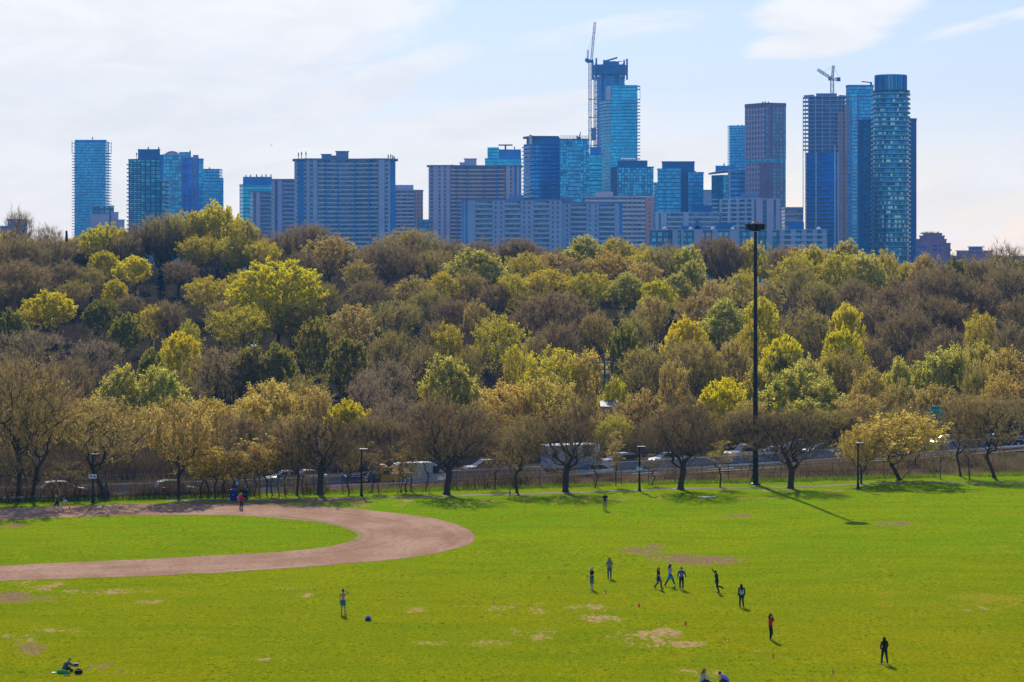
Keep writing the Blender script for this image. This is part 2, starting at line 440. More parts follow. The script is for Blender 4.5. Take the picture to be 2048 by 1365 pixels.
def along(name, s, X0, X1, prof, mat, parent, n=80):
    """sweep a (across, up) profile along the road"""
    vs = []; k = len(prof)
    for i in range(n+1):
        X = X0+(X1-X0)*i/n
        for (a, h) in prof: vs.append(rail_pt(X, s+a, h) - parent.location)
    fs = [(i*k+j, i*k+(j+1)%k, (i+1)*k+(j+1)%k, (i+1)*k+j) for i in range(n) for j in range(k)]
    return link(name, mesh(name, vs, fs, mat), parent)
g = empty('guard_rail', rail_pt(0), 'long pale steel guard rail along the near edge of the highway', 'guard rail')
along('rail', 0, -120, 140, [(0,.45),(.05,.5),(.03,.6),(.05,.7),(0,.78),(-.03,.7),(-.05,.6),(-.03,.5)], GALV, g)
posts = []
for i in range(66):
    X = -75+i*2.6
    b = MB(); p = rail_pt(X, .12) - g.location
    b.box(p.x-.08, p.x+.08, p.y-.08, p.y+.08, p.z-.4, p.z+.82)
    b.build('post', CONC, g)
g = empty('median_barrier', rail_pt(0, 8.8), 'long grey concrete barrier dividing the two carriageways of the highway', 'barrier')
along('barrier_wall', 8.8, -120, 150, [(-.3,0),(-.3,.1),(-.14,.35),(-.1,.85),(.1,.85),(.14,.35),(.3,.1),(.3,0)], CONC, g)
g = empty('guard_rail', rail_pt(0, 21.5), 'far steel guard rail behind the farther lanes of the highway', 'guard rail')
along('rail', 21.5, -120, 150, [(0,.45),(.05,.5),(.03,.6),(.05,.7),(0,.78),(-.03,.7),(-.05,.6),(-.03,.5)], plain('dull_steel', (.12,.12,.12), .5, .5), g)
for i in range(44):
    X = -80+i*4.0; b = MB(); p = rail_pt(X, 21.6) - g.location
    b.box(p.x-.06, p.x+.06, p.y-.06, p.y+.06, p.z-.4, p.z+.7); b.build('post', CONC, g)

# chain link fence between park and bank
FM = plain('fence_steel', (0.16,0.15,0.15), 0.5, 0.4)
def fpt(X, z=0): 
    y = d_tree(X)+3.2; return Vector((X, y, gz(X, y)+z))
g = empty('chain_link_fence', fpt(0), 'long chain link fence with thin posts between the park and the highway bank', 'fence')
b = MB()
for hz in (1.8, 0.95):
    for i in range(60):
        X = -72+i*2.0
        b.tube(fpt(X, hz)-g.location, fpt(X+2, hz)-g.location, .028, n=5)
b.build('top_rail', FM, g)
b = MB()
X = -72
while X < 48:
    for sgn in (1, -1):
        p = fpt(X, .03)-g.location; q = fpt(X+sgn*1.75, 1.78)-g.location
        dv = Vector((.006, 0, 0)); b.add([p-dv, p+dv, q+dv, q-dv], [(0,1,2,3)])
    X += .32
b.build('wire_mesh', FM, g)
for i in range(41):
    X = -72+i*3.0; b = MB(); p = fpt(X)-g.location
    b.tube(p, p+Vector((0,0,2.0)), .045, n=6); b.build('fence_post', FM, g)
# ---------------------------------------------------------------- trees
def tri_batch(P, Q, W):
    """thin triangles from P (width W) to Q"""
    D = Q - P
    rnd = RNG.normal(size=P.shape)
    S = np.cross(D, rnd); S /= (np.linalg.norm(S, axis=1, keepdims=True)+1e-9)
    a = P + S*W[:,None]/2; b = P - S*W[:,None]/2
    V = np.stack([a, b, Q], 1).reshape(-1, 3)
    Fc = np.arange(len(V)).reshape(-1, 3)
    return V, Fc
def quad_batch(C, size, updir=0.0):
    n = len(C)
    a = RNG.normal(size=(n,3)); a[:,2] += updir; a /= np.linalg.norm(a, axis=1, keepdims=True)
    b = np.cross(a, RNG.normal(size=(n,3))); b /= np.linalg.norm(b, axis=1, keepdims=True)
    s = size[:,None]
    V = np.stack([C-a*s, C+b*s*.62, C+a*s, C-b*s*.62], 1).reshape(-1, 3)
    return V, np.arange(len(V)).reshape(-1, 4)

def fast_mesh(name, parts, mats):
    """parts = list of (V, F ndarray, material index)"""
    me = bpy.data.meshes.new(name)
    V = np.concatenate([p[0] for p in parts]) if parts else np.zeros((0,3))
    me.vertices.add(len(V)); me.vertices.foreach_set('co', V.astype(np.float32).ravel())
    loops = []; starts = []; mi = []; off = 0; ls = 0
    for v, f, m in parts:
        k = f.shape[1]
        loops.append((f+off).ravel()); starts.append(ls + np.arange(len(f))*k); mi.append(np.full(len(f), m))
        off += len(v); ls += f.size
    loops = np.concatenate(loops); starts = np.concatenate(starts); mi = np.concatenate(mi)
    me.loops.add(len(loops)); me.loops.foreach_set('vertex_index', loops.astype(np.int32))
    me.polygons.add(len(starts)); me.polygons.foreach_set('loop_start', starts.astype(np.int32))
    me.polygons.foreach_set('material_index', mi.astype(np.int32))
    for m in mats: me.materials.append(m)
    me.update(calc_edges=True)
    return me

def tree_proto(name, seed, H=10., W=8., cb=0.3, n=360, twigs=9, tl=0.7, tw=0.03, leaves=3, ls=0.16, shell=0.55, lobes=5, top=0.0, stems=1, upness=0.6, trunk_r=0.16, pw=.32, leaf_low=0.0, droop=0):
    """tapered trunk and limbs grown towards points scattered in an uneven crown; twigs and leaf faces at their ends"""
    rg = np.random.default_rng(seed)
    c = np.array([0, 0, H*(cb+(1-cb)*0.5)]); rz = H*(1-cb)*0.5
    lobd = rg.normal(size=(lobes,3)); lobd /= np.linalg.norm(lobd, axis=1, keepdims=True); lobd[:,2] = np.abs(lobd[:,2])*0.8
    pts = []
    while len(pts) < n:
        d = rg.normal(size=3); d /= np.linalg.norm(d)
        r = rg.uniform(shell, 1)**(0.6) if rg.uniform() < .75 else rg.uniform(0.2, 1)
        bump = 0.74 + 0.30*max(0, np.max(lobd@d))**4 + 0.10*rg.normal()
        p = c + d*r*bump*np.array([W/2, W/2, rz])
        f = (p[2]-c[2])/rz
        if f < -0.2:   # crowns narrow towards the trunk
            k = 1 - 0.55*min(1, (-f-0.2)/0.8); p[0] *= k; p[1] *= k
        if top and f > 0.1:
            k = 1 - top*(f-0.1)/0.9; p[0] *= k; p[1] *= k
        pts.append(p)
    pts = np.array(pts)
    nodes_ = []; par = []
    for s in range(stems):
        bx, by = (0, 0) if stems == 1 else rg.normal(size=2)*0.06
        lean = rg.normal(size=2)*(0.07 if stems == 1 else W*0.11)
        K = 6; base = len(nodes_)
        for k in range(K):
            t = k/(K-1); z = H*cb*1.15*t
            wg = .022*W/9*min(1, t*2)
            nodes_.append([bx+lean[0]*t**1.2+rg.normal()*wg, by+lean[1]*t**1.2+rg.normal()*wg, z]); par.append(base+k-1 if k else -1)
    root_top = len(nodes_)-1
    nd = np.array(nodes_); path = [0.0]*len(nodes_)
    NN = list(nodes_)
    order = np.argsort(np.linalg.norm(pts - np.array([0,0,H*cb]), axis=1))
    arr = np.zeros((len(nodes_)+3*n, 3)); arr[:len(NN)] = nd; cnt = len(NN)
    pl = np.zeros(len(arr)); okm = np.zeros(len(arr), bool)
    for s in range(stems):
        okm[s*6+3:s*6+6] = True
    for i in order:
        p = pts[i]
        D = np.linalg.norm(arr[:cnt]-p, axis=1)
        low = np.maximum(0, arr[:cnt,2]-p[2]+0.15*D)
        cost = D + pw*pl[:cnt] + 1.6*low; cost[~okm[:cnt]] = 1e9
        j = int(np.argmin(cost))
        a = arr[j]; d = D[j]
        if d > 0.9:
            m = a*0.55+p*0.45 + rg.normal(size=3)*0.07*d; m[2] -= 0.06*d*(1 if p[2] > a[2] else -1)
            arr[cnt] = m; par.append(j); pl[cnt] = pl[j]+d*.5; okm[cnt] = True; j = cnt; cnt += 1
        arr[cnt] = p; par.append(j); pl[cnt] = pl[j]+d*.5; okm[cnt] = True; cnt += 1
    arr = arr[:cnt]; par = np.array(par)
    area = np.zeros(cnt); kids = np.zeros(cnt, int)
    for i in range(cnt-1, -1, -1):
        if kids[i] == 0: area[i] = 1
        if par[i] >= 0: area[par[i]] += area[i]; kids[par[i]] += 1
    tot = max(area[par == -1].max(), 1)
    rad = trunk_r*(area/tot)**0.5
    for i in range(cnt):
        if arr[i][2] < .3 and par[i] < 0: rad[i] *= 1.5
    mb = MB()
    for i in range(cnt):
        j = par[i]
        if j < 0: continue
        r0, r1 = min(rad[j], rad[i]*1.5), rad[i]
        if r1 < 0.006: continue
        mb.tube(arr[j], arr[i], max(r0, .012), max(r1, .01), n=8 if r1 > .07 else (5 if r1 > .03 else 3), caps=False)
    tm = mb.mesh(name+'_trunk', BARK, smooth=True)
    # twigs at the fine nodes
    fineN = arr[rad < max(trunk_r*0.22, 2.0*rad.min())]
    P = np.repeat(fineN, twigs, 0); m = len(P)
    out = P - np.array([0,0,H*cb*0.9]); out /= (np.linalg.norm(out, axis=1, keepdims=True)+1e-6)
    dirs = out*0.9 + np.array([0,0,upness-droop]) + RNG.normal(size=(m,3))*0.55
    dirs /= np.linalg.norm(dirs, axis=1, keepdims=True)
    ln = tl*RNG.uniform(.5, 1.25, m)
    Q = P + dirs*ln[:,None]
    parts = []
    v, f = tri_batch(P, Q, tw*RNG.uniform(.6, 1.3, m)); parts.append((v, f, 0))
    # side twigs
    S = P + (Q-P)*RNG.uniform(.3,.8,(m,1)); dv = dirs + RNG.normal(size=(m,3))*.6; dv /= np.linalg.norm(dv, axis=1, keepdims=True)
    v, f = tri_batch(S, S+dv*(ln*.55)[:,None], tw*.7*np.ones(m)); parts.append((v, f, 0))
    if leaves > 0:
        kk = int(math.ceil(leaves))
        T = RNG.uniform(.15, 1.08, (m*kk, 1)); Pq = np.repeat(P, kk, 0); Qq = np.repeat(Q, kk, 0)
        C = Pq + (Qq-Pq)*T + RNG.normal(size=(m*kk,3))*.10
        keep = RNG.uniform(size=len(C)) < leaves/kk
        # spring foliage sits on the outer and upper twigs
        rel = (C-c)/np.array([W/2, W/2, rz]); rr = np.linalg.norm(rel, axis=1)
        keep &= RNG.uniform(size=len(C)) < np.clip(.25+leaf_low + .55*rr + .25*rel[:,2], .05, 1)
        C = C[keep]
        v, f = quad_batch(C, ls*RNG.uniform(.55, 1.2, len(C)), 0.3); parts.append((v, f, 1))
    cm = fast_mesh(name+'_crown', parts, [TWIG, LEAF])
    vv = np.concatenate([p[0] for p in parts])
    ext = np.percentile(np.abs(vv[:,0]), 97)*2; ht = np.percentile(vv[:,2], 99.6)
    return tm, cm, ext, ht

def conifer_proto(seed=5, H=10.):
    rg = np.random.default_rng(seed)
    mb = MB(); mb.tube((0,0,0), (0,0,H), .16, .02, n=7)
    P = []; Q = []
    for k in range(70):
        z = H*(.1+.9*(k/70.)**.9); r = 1.7*(1-z/H)**.8+.12
        for a in range(7):
            t = rg.uniform(0, 6.28); rr = r*rg.uniform(.6, 1.1)
            tip = np.array([math.cos(t)*rr, math.sin(t)*rr, z-.25*rr])
            for s in range(12):
                u = rg.uniform(.15, 1); c = np.array([0,0,z])*(1-u)+tip*u + rg.normal(size=3)*.06
                P.append(c); Q.append(c+np.array([math.cos(t)*.2, math.sin(t)*.2, -.12])+rg.normal(size=3)*.12)
    v, f = tri_batch(np.array(P), np.array(Q), np.full(len(P), .12))
    cm = fast_mesh('conifer_crown', [(v, f, 0)], [LEAF])
    return mb.mesh('conifer_trunk', BARK), cm, 3.3, H

PROTO = {}
def P_(k, *specs): PROTO[k] = [tree_proto(k+str(i), 11+i*7+len(k)*31+ord(k[0]), **s) for i, s in enumerate(specs)]
P_('leafy', dict(W=9, cb=.12, n=430, twigs=9, leaves=7, ls=.145, lobes=6, tw=.035), dict(W=9, cb=.10, n=430, twigs=9, leaves=7, ls=.145, lobes=8, tw=.035), dict(W=9, cb=.14, n=430, twigs=9, leaves=6, ls=.15, lobes=4, tw=.035))
P_('bud', dict(W=8.5, cb=.16, n=400, twigs=10, leaves=3.4, ls=.115, tw=.04), dict(W=8.5, cb=.2, n=400, twigs=10, leaves=2.6, ls=.115, lobes=7, tw=.04), dict(W=8, cb=.16, n=400, twigs=10, leaves=3.8, ls=.115, lobes=4, tw=.04))
P_('wood', dict(W=8, cb=.2, n=430, twigs=8, leaves=1.5, ls=.09, tl=1.0, tw=.05, upness=.8, trunk_r=.22, pw=.55, shell=.4), dict(W=8, cb=.24, n=430, twigs=8, leaves=1.1, ls=.09, tl=1.0, stems=2, tw=.05, upness=.8, trunk_r=.22, pw=.55, shell=.4), dict(W=7.5, cb=.2, n=430, twigs=8, leaves=1.6, ls=.09, tl=1.0, lobes=8, tw=.05, upness=.8, trunk_r=.22, pw=.55, shell=.4))
P_('vase', dict(W=9, cb=.20, n=620, twigs=6, leaves=.25, ls=.06, tl=.8, tw=.026, upness=.9, trunk_r=.26, shell=.3, pw=.75), dict(W=9, cb=.22, n=620, twigs=6, leaves=.2, ls=.06, tl=.8, tw=.026, upness=.9, trunk_r=.26, shell=.3, pw=.75))
P_('tallbare', dict(W=6.5, cb=.22, n=400, twigs=6, leaves=.4, ls=.08, tl=.9, tw=.034, pw=.6, stems=3, upness=.9, trunk_r=.15), dict(W=6.5, cb=.24, n=380, twigs=6, leaves=.6, ls=.09, tl=.9, tw=.034, pw=.6, stems=2, upness=.9, trunk_r=.15))
P_('willow', dict(W=7, cb=.1, n=380, twigs=12, leaves=3.8, ls=.14, tl=.85, upness=1.1, lobes=9, top=.35, tw=.05), dict(W=7, cb=.1, n=380, twigs=12, leaves=3.4, ls=.14, tl=.85, upness=1.1, lobes=10, top=.25, stems=2, tw=.05))
P_('golden', dict(W=9, cb=.2, n=440, twigs=8, leaves=2.0, ls=.13, pw=.6, tl=.75, trunk_r=.2, leaf_low=.15, tw=.045), dict(W=9, cb=.18, n=440, twigs=8, leaves=2.2, ls=.13, pw=.6, tl=.75, trunk_r=.18, stems=2, leaf_low=.15, tw=.045))
P_('sapling', dict(W=2.8, cb=.2, n=110, twigs=8, pw=.7, leaves=2.2, ls=.11, tl=.6, tw=.035, trunk_r=.06, shell=.2), dict(W=2.4, cb=.24, n=100, twigs=8, pw=.7, leaves=.5, ls=.08, tl=.6, tw=.035, trunk_r=.055, stems=2, shell=.2))
P_('leafybig', dict(H=18, W=16, cb=.14, n=1000, twigs=9, leaves=6, ls=.17, lobes=12, tw=.05, trunk_r=.32, pw=.5), dict(H=17, W=15, cb=.12, n=1000, twigs=9, leaves=6, ls=.17, lobes=9, tw=.05, trunk_r=.3, pw=.5))
P_('budbig', dict(H=16, W=14, cb=.16, n=900, twigs=10, leaves=3.2, ls=.15, lobes=10, tw=.055, trunk_r=.3, pw=.5), dict(H=16, W=14, cb=.18, n=900, twigs=10, leaves=2.6, ls=.15, lobes=7, tw=.055, trunk_r=.3, pw=.5))
P_('woodbig', dict(H=16, W=14, cb=.2, n=950, twigs=8, leaves=1.5, ls=.12, tl=1.2, tw=.065, upness=.8, lobes=10, trunk_r=.32, pw=.5), dict(H=16, W=14, cb=.22, n=950, twigs=8, leaves=1.1, ls=.12, tl=1.2, tw=.065, upness=.8, lobes=6, trunk_r=.32, pw=.6))
PROTO['conifer'] = [conifer_proto()]

COLR = {'Y':(.88,.76,.012),'G':(.72,.62,.04),'O':(.76,.58,.12),'T':(.66,.50,.13),'L':(.72,.66,.11),'B':(.36,.27,.10),'P':(.34,.25,.11),'D':(.36,.33,.04),'K':(.02,.035,.03),'F':(.50,.42,.08),'S':(.38,.30,.18),'V':(.05,.035,.02)}
LOOK = {'Y':'bright yellow-green leafing tree','G':'olive-green budding tree','O':'golden-orange budding tree','T':'tan budding tree','L':'pale green feathery tree','B':'bare brown tree',
        'P':'bare purple-brown tree','D':'dark green tree','K':'dark conifer','F':'fuzzy olive-brown tree','S':'bare grey tree'}
KP = {'Y':'leafy','G':'bud','O':'bud','T':'bud','L':'willow','B':'wood','P':'wood','D':'leafy','K':'conifer','F':'wood','S':'tallbare'}
TREES = []   # (obj, px, look, rowphrase)
def base_tree(x, y, w, h, proto, var, col, name='tree', label=None, group=None, rz=None, zoff=-0.15):
    tm, cm, ext, ht = PROTO[proto][var % len(PROTO[proto])]
    e = empty(name, (x, y, gz(x, y)+zoff), label, 'tree', group, rz if rz is not None else random.uniform(0, 6.28))
    e.scale = (w/ext, w/ext*random.uniform(.85, 1.1), h/ht)
    if name == 'tree': e.rotation_euler[0] = random.uniform(-.09, .09); e.rotation_euler[1] = random.uniform(-.09, .09)
    t = link('trunk', tm, e); c = link('crown', cm, e)
    j = random.uniform(.88, 1.12); c.color = (col[0]*j, col[1]*random.uniform(.94, 1.06)*j, col[2]*j, 1); t.color = c.color
    return e

def D_of(py):
    return float(np.interp(py, [408, 440, 480, 520, 560, 600, 650, 700, 750, 800, 850], [608, 606, 596, 552, 510, 470, 422, 382, 352, 330, 316]))
MARKS = [(70,'at the left edge'),(190,'below the first tower'),(300,'below the dark grid tower'),(410,'below the teal tower'),(530,'left of the curved slab'),
         (690,'below the curved blue slab'),(820,'right of the curved slab'),(950,'below the warm curved slab'),(1100,'below the long low slab'),(1250,'below the tall glass tower'),
         (1400,'left of the mast'),(1500,'at the mast'),(1610,'right of the mast'),(1720,'below the unfinished tower'),(1810,'below the round tower'),(1930,'right of the round tower'),(2100,'at the right edge'),(9999,'beyond the right edge')]
MARKS.insert(0, (-100,'beyond the left edge'))
def mark(px): return next(t for x, t in MARKS if px <= x)
def rowp(d):
    return ('on ridge top' if d > 570 else 'on upper slope' if d > 480 else 'on mid slope' if d > 400 else 'at the slope foot' if d > 335 else 'behind the highway')
def wood_tree(px, py, wpx, k, proto=None, d=None):
    d = d or D_of(py)*random.uniform(.985, 1.015)
    lim = 332 if 1838 < px < 1920 else 276.3+26.5 + .415*X_at(px, d)
    d = max(d, lim); d0 = d
    x = X_at(px, d); zt = Z_at(py, d); h = zt - gz(x, d)
    while h < 1.0*wpx*d/F and d > max(lim, d0*.80): d *= .985; x = X_at(px, d); zt = Z_at(py, d); h = zt - gz(x, d)
    h = max(h, 5.0); w = wpx*d/F
    pr = proto or KP[k]
    if w > 10.5 and pr in ('leafy','bud','wood'): pr += 'big'
    e = base_tree(x, d, w*1.04, h+.15, pr, random.randrange(3), COLR[k], 'conifer' if k == 'K' else 'tree')
    TREES.append((e, px, k, rowp(d), d))
    return e
WOOD = """30 415 64 S;100 447 60 S;133 461 16 K;213 450 92 Y;330 428 88 F;378 424 62 G;435 409 98 Y;495 440 54 G;40 478 100 B;108 474 90 B;160 478 80 B;250 468 70 B;284 446 60 P;
335 462 86 B;400 473 92 G;462 478 90 G;205 503 56 Y;271 513 66 Y;322 514 24 K;356 520 70 P;40 520 110 B;122 520 84 B;180 535 70 F;106 584 92 Y;20 622 80 D;232 560 44 Y;200 600 70 D;245 628 66 D;
302 610 62 G;366 665 78 Y;418 553 82 G;486 614 112 G;556 524 172 Y;60 655 130 S;190 672 100 S;142 715 100 B;20 730 90 B;462 693 128 B;128 760 80 B;236 735 92 L;326 736 104 L;
558 462 64 P;612 448 96 P;530 480 66 G;662 473 114 T;718 520 70 T;772 488 112 P;822 459 132 F;862 500 92 F;892 478 64 P;952 500 112 L;1020 476 84 P;962 476 60 P;
880 544 58 G;820 552 84 T;742 558 84 B;652 566 62 F;702 610 74 T;792 600 92 F;862 572 70 F;914 588 84 P;962 598 62 T;1000 631 108 G;622 640 64 D;560 690 80 D;700 676 80 D;872 642 66 B;780 660 80 F;
612 750 100 F;545 763 100 O;632 775 94 O;694 803 84 Y;740 738 84 S;792 716 100 S;908 713 104 L;836 690 70 B;1046 476 92 P;1052 506 72 G;1112 506 82 T;1166 473 78 L;1238 476 82 G;1216 504 94 O;
1322 493 72 F;1372 494 62 L;1440 473 96 P;1502 480 50 Y;1092 540 82 G;1172 546 76 G;1252 548 84 L;1290 525 62 T;1322 560 64 Y;1345 548 60 L;1386 524 54 L;1424 560 64 T;1100 584 140 P;
1272 620 72 F;1362 638 84 Y;1402 586 80 T;1452 600 84 L;1240 650 64 D;1524 598 60 Y;1110 698 96 G;1174 700 62 O;1286 688 104 F;1392 680 136 F;1012 765 112 O;1104 754 116 O;1044 690 66 G;
1592 503 82 G;1630 493 50 Y;1694 483 66 L;1682 508 64 G;1732 508 84 L;1774 500 62 G;1842 508 54 T;1880 520 62 B;1908 516 62 D;1880 536 150 P;1962 505 84 B;2012 484 92 S;2022 530 82 B;1782 560 104 P;
1852 590 120 P;1704 556 70 B;1962 560 84 B;1742 600 90 P;1822 612 94 P;1902 604 92 P;1612 614 104 F;1692 610 66 Y;1972 626 72 G;1556 674 78 Y;1676 658 82 Y;1562 704 70 D;1610 718 70 L;1582 738 112 L;
1792 718 62 L;1868 704 92 L;1920 696 72 L;1968 688 70 L;2012 698 104 O;1700 698 104 F;1742 740 72 O;1992 744 80 O;1440 762 96 Y;1518 738 64 L;1640 760 90 L;1800 760 90 T;1880 770 90 T;2030 640 70 B;
505 690 70 D;440 600 60 F;300 700 60 D;380 740 60 B;1290 780 110 T;1380 790 90 B;1220 760 50 G;1150 790 70 B;960 800 80 B;870 790 90 B;780 790 90 S;1500 800 70 T;1720 790 80 T;1950 790 100 T;60 800 120 B;180 800 110 T;
300 808 90 T;420 800 90 O;500 790 80 O;1600 800 100 L;1050 830 80 B;1230 830 80 G;1350 840 90 B;1560 850 100 B;740 830 80 B;600 830 80 T;1680 850 70 B;1850 850 80 T;2000 830 100 B;0 700 90 S;0 560 90 B;2048 590 80 B;
900 650 60 G;930 690 50 F;1200 620 60 F;1310 590 60 T;1480 540 70 G;1540 560 70 T;1640 560 70 F;1500 640 60 G;1450 680 60 T;1340 720 60 T;1750 660 80 P;1830 680 70 P;1900 650 80 P;1960 720 60 F;1650 700 50 G;
70 560 60 F;150 560 70 F;260 585 60 P;340 600 60 P;380 640 50 G;590 600 90 G;660 640 60 F;720 500 60 P;600 500 70 P;480 540 60 G;1150 520 60 P;1280 500 50 G;1560 490 60 P;1600 530 60 F;1840 550 60 B;1130 640 70 P;1070 660 60 B;990 560 60 P;940 545 60 F;1030 550 60 G"""
for it in WOOD.replace('\n', '').split(';'):
    a = it.split(); wood_tree(float(a[0]), float(a[1]), float(a[2]), a[3])
for e, sx, sy, k in [(None,0,0,0)][:0]: pass
# more of the same wood standing behind the ridge line and between the crowns
rf = random.Random(21)
for i in range(46):
    px = -60 + i*47 + rf.uniform(-10, 10)
    edge = float(np.interp(px, [0,120,200,260,330,430,500,560,620,720,850,960,1200,1400,1600,1750,1850,1950,2048], [455,470,458,462,440,428,455,470,462,488,482,486,488,482,488,500,520,520,496]))
    wood_tree(px, edge+rf.uniform(2, 12), rf.uniform(56, 88), rf.choice('BPPFBFTG'), d=rf.uniform(610, 660))
for i in range(26):
    px = -40 + i*84 + rf.uniform(-16, 16)
    wood_tree(px, rf.uniform(815, 850), rf.uniform(60, 100), rf.choice('BPBFTB'), 'tallbare' if i % 2 else 'wood', d=rf.uniform(305, 335))

for i in range(22):
    side = 1 if i % 2 else -1; px = 1024 + side*rf.uniform(1090, 1330); py = [505,560,620,690,760,820][(i//2) % 6] - (50 if side < 0 else 0)
    wood_tree(px, py, rf.uniform(80, 120), rf.choice('BPFGTG'))

# label every woodland tree so that it can be picked out
def label_trees():
    ORD = ['leftmost','second from left','third from left','fourth from left','fifth from left','sixth from left','seventh from left','eighth from left','ninth from left','tenth from left']
    groups = {}
    for t in TREES: groups.setdefault((t[2], t[3], mark(t[1])), []).append(t)
    for (k, row, mk), ts in groups.items():
        ts.sort(key=lambda t: t[1])
        for i, t in enumerate(ts):
            s = f'{LOOK[k]} {row} {mk}'
            if len(ts) > 1: s += ', ' + (('left of the pair' if i == 0 else 'right of the pair') if len(ts) == 2 else ORD[i])
            s = s.replace(' of the pair', '') if len(s.split()) > 16 else s
            s = s.replace('bright yellow-green', 'yellow-green').replace('second from left','second') if len(s.split()) > 16 else s
            if len(s.split()) > 16: print('LONG', s)
            t[0]['label'] = s; t[0]['category'] = 'conifer' if k == 'K' else 'tree'; t[0]['group'] = 'trees of the wooded valley slope'
label_trees()

# park trees in front of the fence: base pixel, crown top, width
FRONT = [(38,1001,700,190,'tallbare',0,'B','tall bare many-stemmed tree at the left edge of the park fence'),
 (62,1001,760,130,'tallbare',1,'T','bare tree leaning beside the many-stemmed tree at the far left'),
 (216,1000,790,150,'tallbare',1,'T','twin-trunked budding tree right of the leftmost lamp post'),
 (357,996,795,130,'golden',0,'T','brown tree with orange-tipped crown in front of the silver blue car'),
 (640,990,815,170,'vase',0,'V','dark bare round tree with short trunk left of the second lamp post'),
 (593,991,830,90,'tallbare',0,'B','thin bare tree just left of the dark round tree'),
 (893,990,805,178,'vase',1,'V','dark bare round tree beside the white cargo van'),
 (1036,986,850,90,'tallbare',1,'B','small bare forked tree left of the box truck'),
 (1131,985,822,175,'vase',0,'V','dark bare spreading tree in front of the box truck'),
 (1361,981,808,178,'vase',1,'V','dark bare round tree left of the tall floodlight mast'),
 (1441,976,880,60,'sapling',1,'O','thin young tree with a few yellow leaves beside the floodlight mast'),
 (1581,976,812,180,'vase',0,'V','dark bare round tree right of the tall floodlight mast'),
 (1722,968,852,84,'golden',0,'O','small tan-leaved tree behind the rightmost lamp post'),
 (1800,960,824,170,'golden',1,'O','broad golden-leaved tree below the green highway sign'),
 (1922,953,780,84,'tallbare',0,'B','bare upright tree right of the green highway sign'),
 (1992,955,790,120,'tallbare',1,'B','bare forked tree beside the dark car at the right edge'),
 (700,988,880,50,'tallbare',1,'B','slim bare tree left of the yellow tow truck behind the fence')]
for (bx, by, ty, wpx, pr, v, k, lab) in FRONT:
    p = field(bx, by)
    h = Z_at(ty, p.y)
    base_tree(p.x, p.y, wpx*p.y/F, h+.1, pr, v, COLR[k], 'park_tree', lab, 'park trees along the fence')
SAPX = [(402,990,'O'),(415,992,'O'),(430,893,'O'),(446,0,'O'),(462,0,'B'),(478,0,'B'),(493,0,'O'),(507,0,'B'),(520,0,'B'),(533,0,'O'),(546,0,'B'),(560,0,'B'),(573,0,'B'),(608,0,'B'),(742,0,'B'),(757,0,'B'),(800,0,'B'),(812,0,'T'),(823,0,'B'),(850,0,'B'),(988,0,'B'),(1190,0,'B'),(1232,0,'T'),(1302,0,'B'),(1500,0,'B'),(1940,0,'B'),(1880,0,'B'),(20,0,'B'),(110,0,'B'),(152,0,'B')]
SAPS = []
for i, (bx, _, k) in enumerate(SAPX):
    X0 = (bx-1024)*.05; y = d_tree(X0)+random.uniform(.6, 2.4); x = X_at(bx, y)
    hh = random.uniform(3.6, 6.4) if bx > 600 or bx < 400 else random.uniform(4.5, 6.6)
    nm = {'O':'thin sapling with yellow spring leaves','B':'thin bare sapling','T':'thin sapling with tan buds'}[k]
    near = ('by the blue bin' if bx < 500 else 'left of the dark round tree' if bx < 620 else 'beside the tow truck' if bx < 780 else 'in front of the white cargo van' if bx < 900 else 'left of the bare forked tree' if bx < 1050 else 'beside the box truck' if bx < 1250 else 'along the open fence' if bx < 1550 else 'below the green sign')
    if bx < 300: near = 'at the left of the fence'
    e = base_tree(x, y, random.uniform(1.8, 2.8) if k != 'O' else 3.4, hh, 'sapling', 0 if k in 'OT' else 1, COLR[k], 'sapling', f'{nm} {near}', 'thin saplings along the park fence')

    SAPS.append((bx, e))
cnt = {}
for bx, e in sorted(SAPS, key=lambda t: t[0]): cnt.setdefault(e['label'], []).append(e)
for lb, es in cnt.items():
    for i, e in enumerate(es):
        if len(es) > 1: e['label'] = lb + ', ' + ['leftmost','second from left','third from left','fourth from left','fifth from left','sixth from left','seventh from left','eighth from left','ninth from left','tenth from left'][i]

# stuff: rough grass, reeds and undergrowth
def blades(name, pts, h, w, col, label, cat, lean=.25):
    n = len(pts); P = np.array(pts); 
    Q = P + np.stack([RNG.normal(size=n)*lean, RNG.normal(size=n)*lean, np.ones(n)], 1)*(h*RNG.uniform(.5, 1.2, n))[:,None]
    v, f = tri_batch(P, Q, np.full(n, w))
    o = link(name, fast_mesh(name, [(v, f, 0)], [LEAF])); o.color = (*col, 1)
    return tag(o, label, cat, kind='stuff')
def scatter(n, X0, X1, f0, f1):
    x = RNG.uniform(X0, X1, n); t = RNG.uniform(0, 1, n)
    y = f0(x) + (f1(x)-f0(x))*t
    return np.stack([x, y, ground(x, y)], 1)
def clump(n, X0, X1, f0, f1, thr):
    p = scatter(n*3, X0, X1, f0, f1); k = wob(p[:,0]*6, p[:,1]*9) + RNG.normal(size=len(p))*.15 > thr
    return p[k][:n]
blades('weeds', clump(26000, -75, 75, lambda x: d_tree(x)+1.6, lambda x: d_tree(x)+4.6, -.35), .42, .05, (.20,.30,.012), 'lush green weeds growing along the foot of the fence', 'weeds')
blades('weeds', clump(16000, -75, 75, lambda x: d_tree(x)+5, lambda x: d_rail(x)-1, .12), .5, .05, (.15,.22,.015), 'patchy green weeds on the bank below the highway', 'weeds')
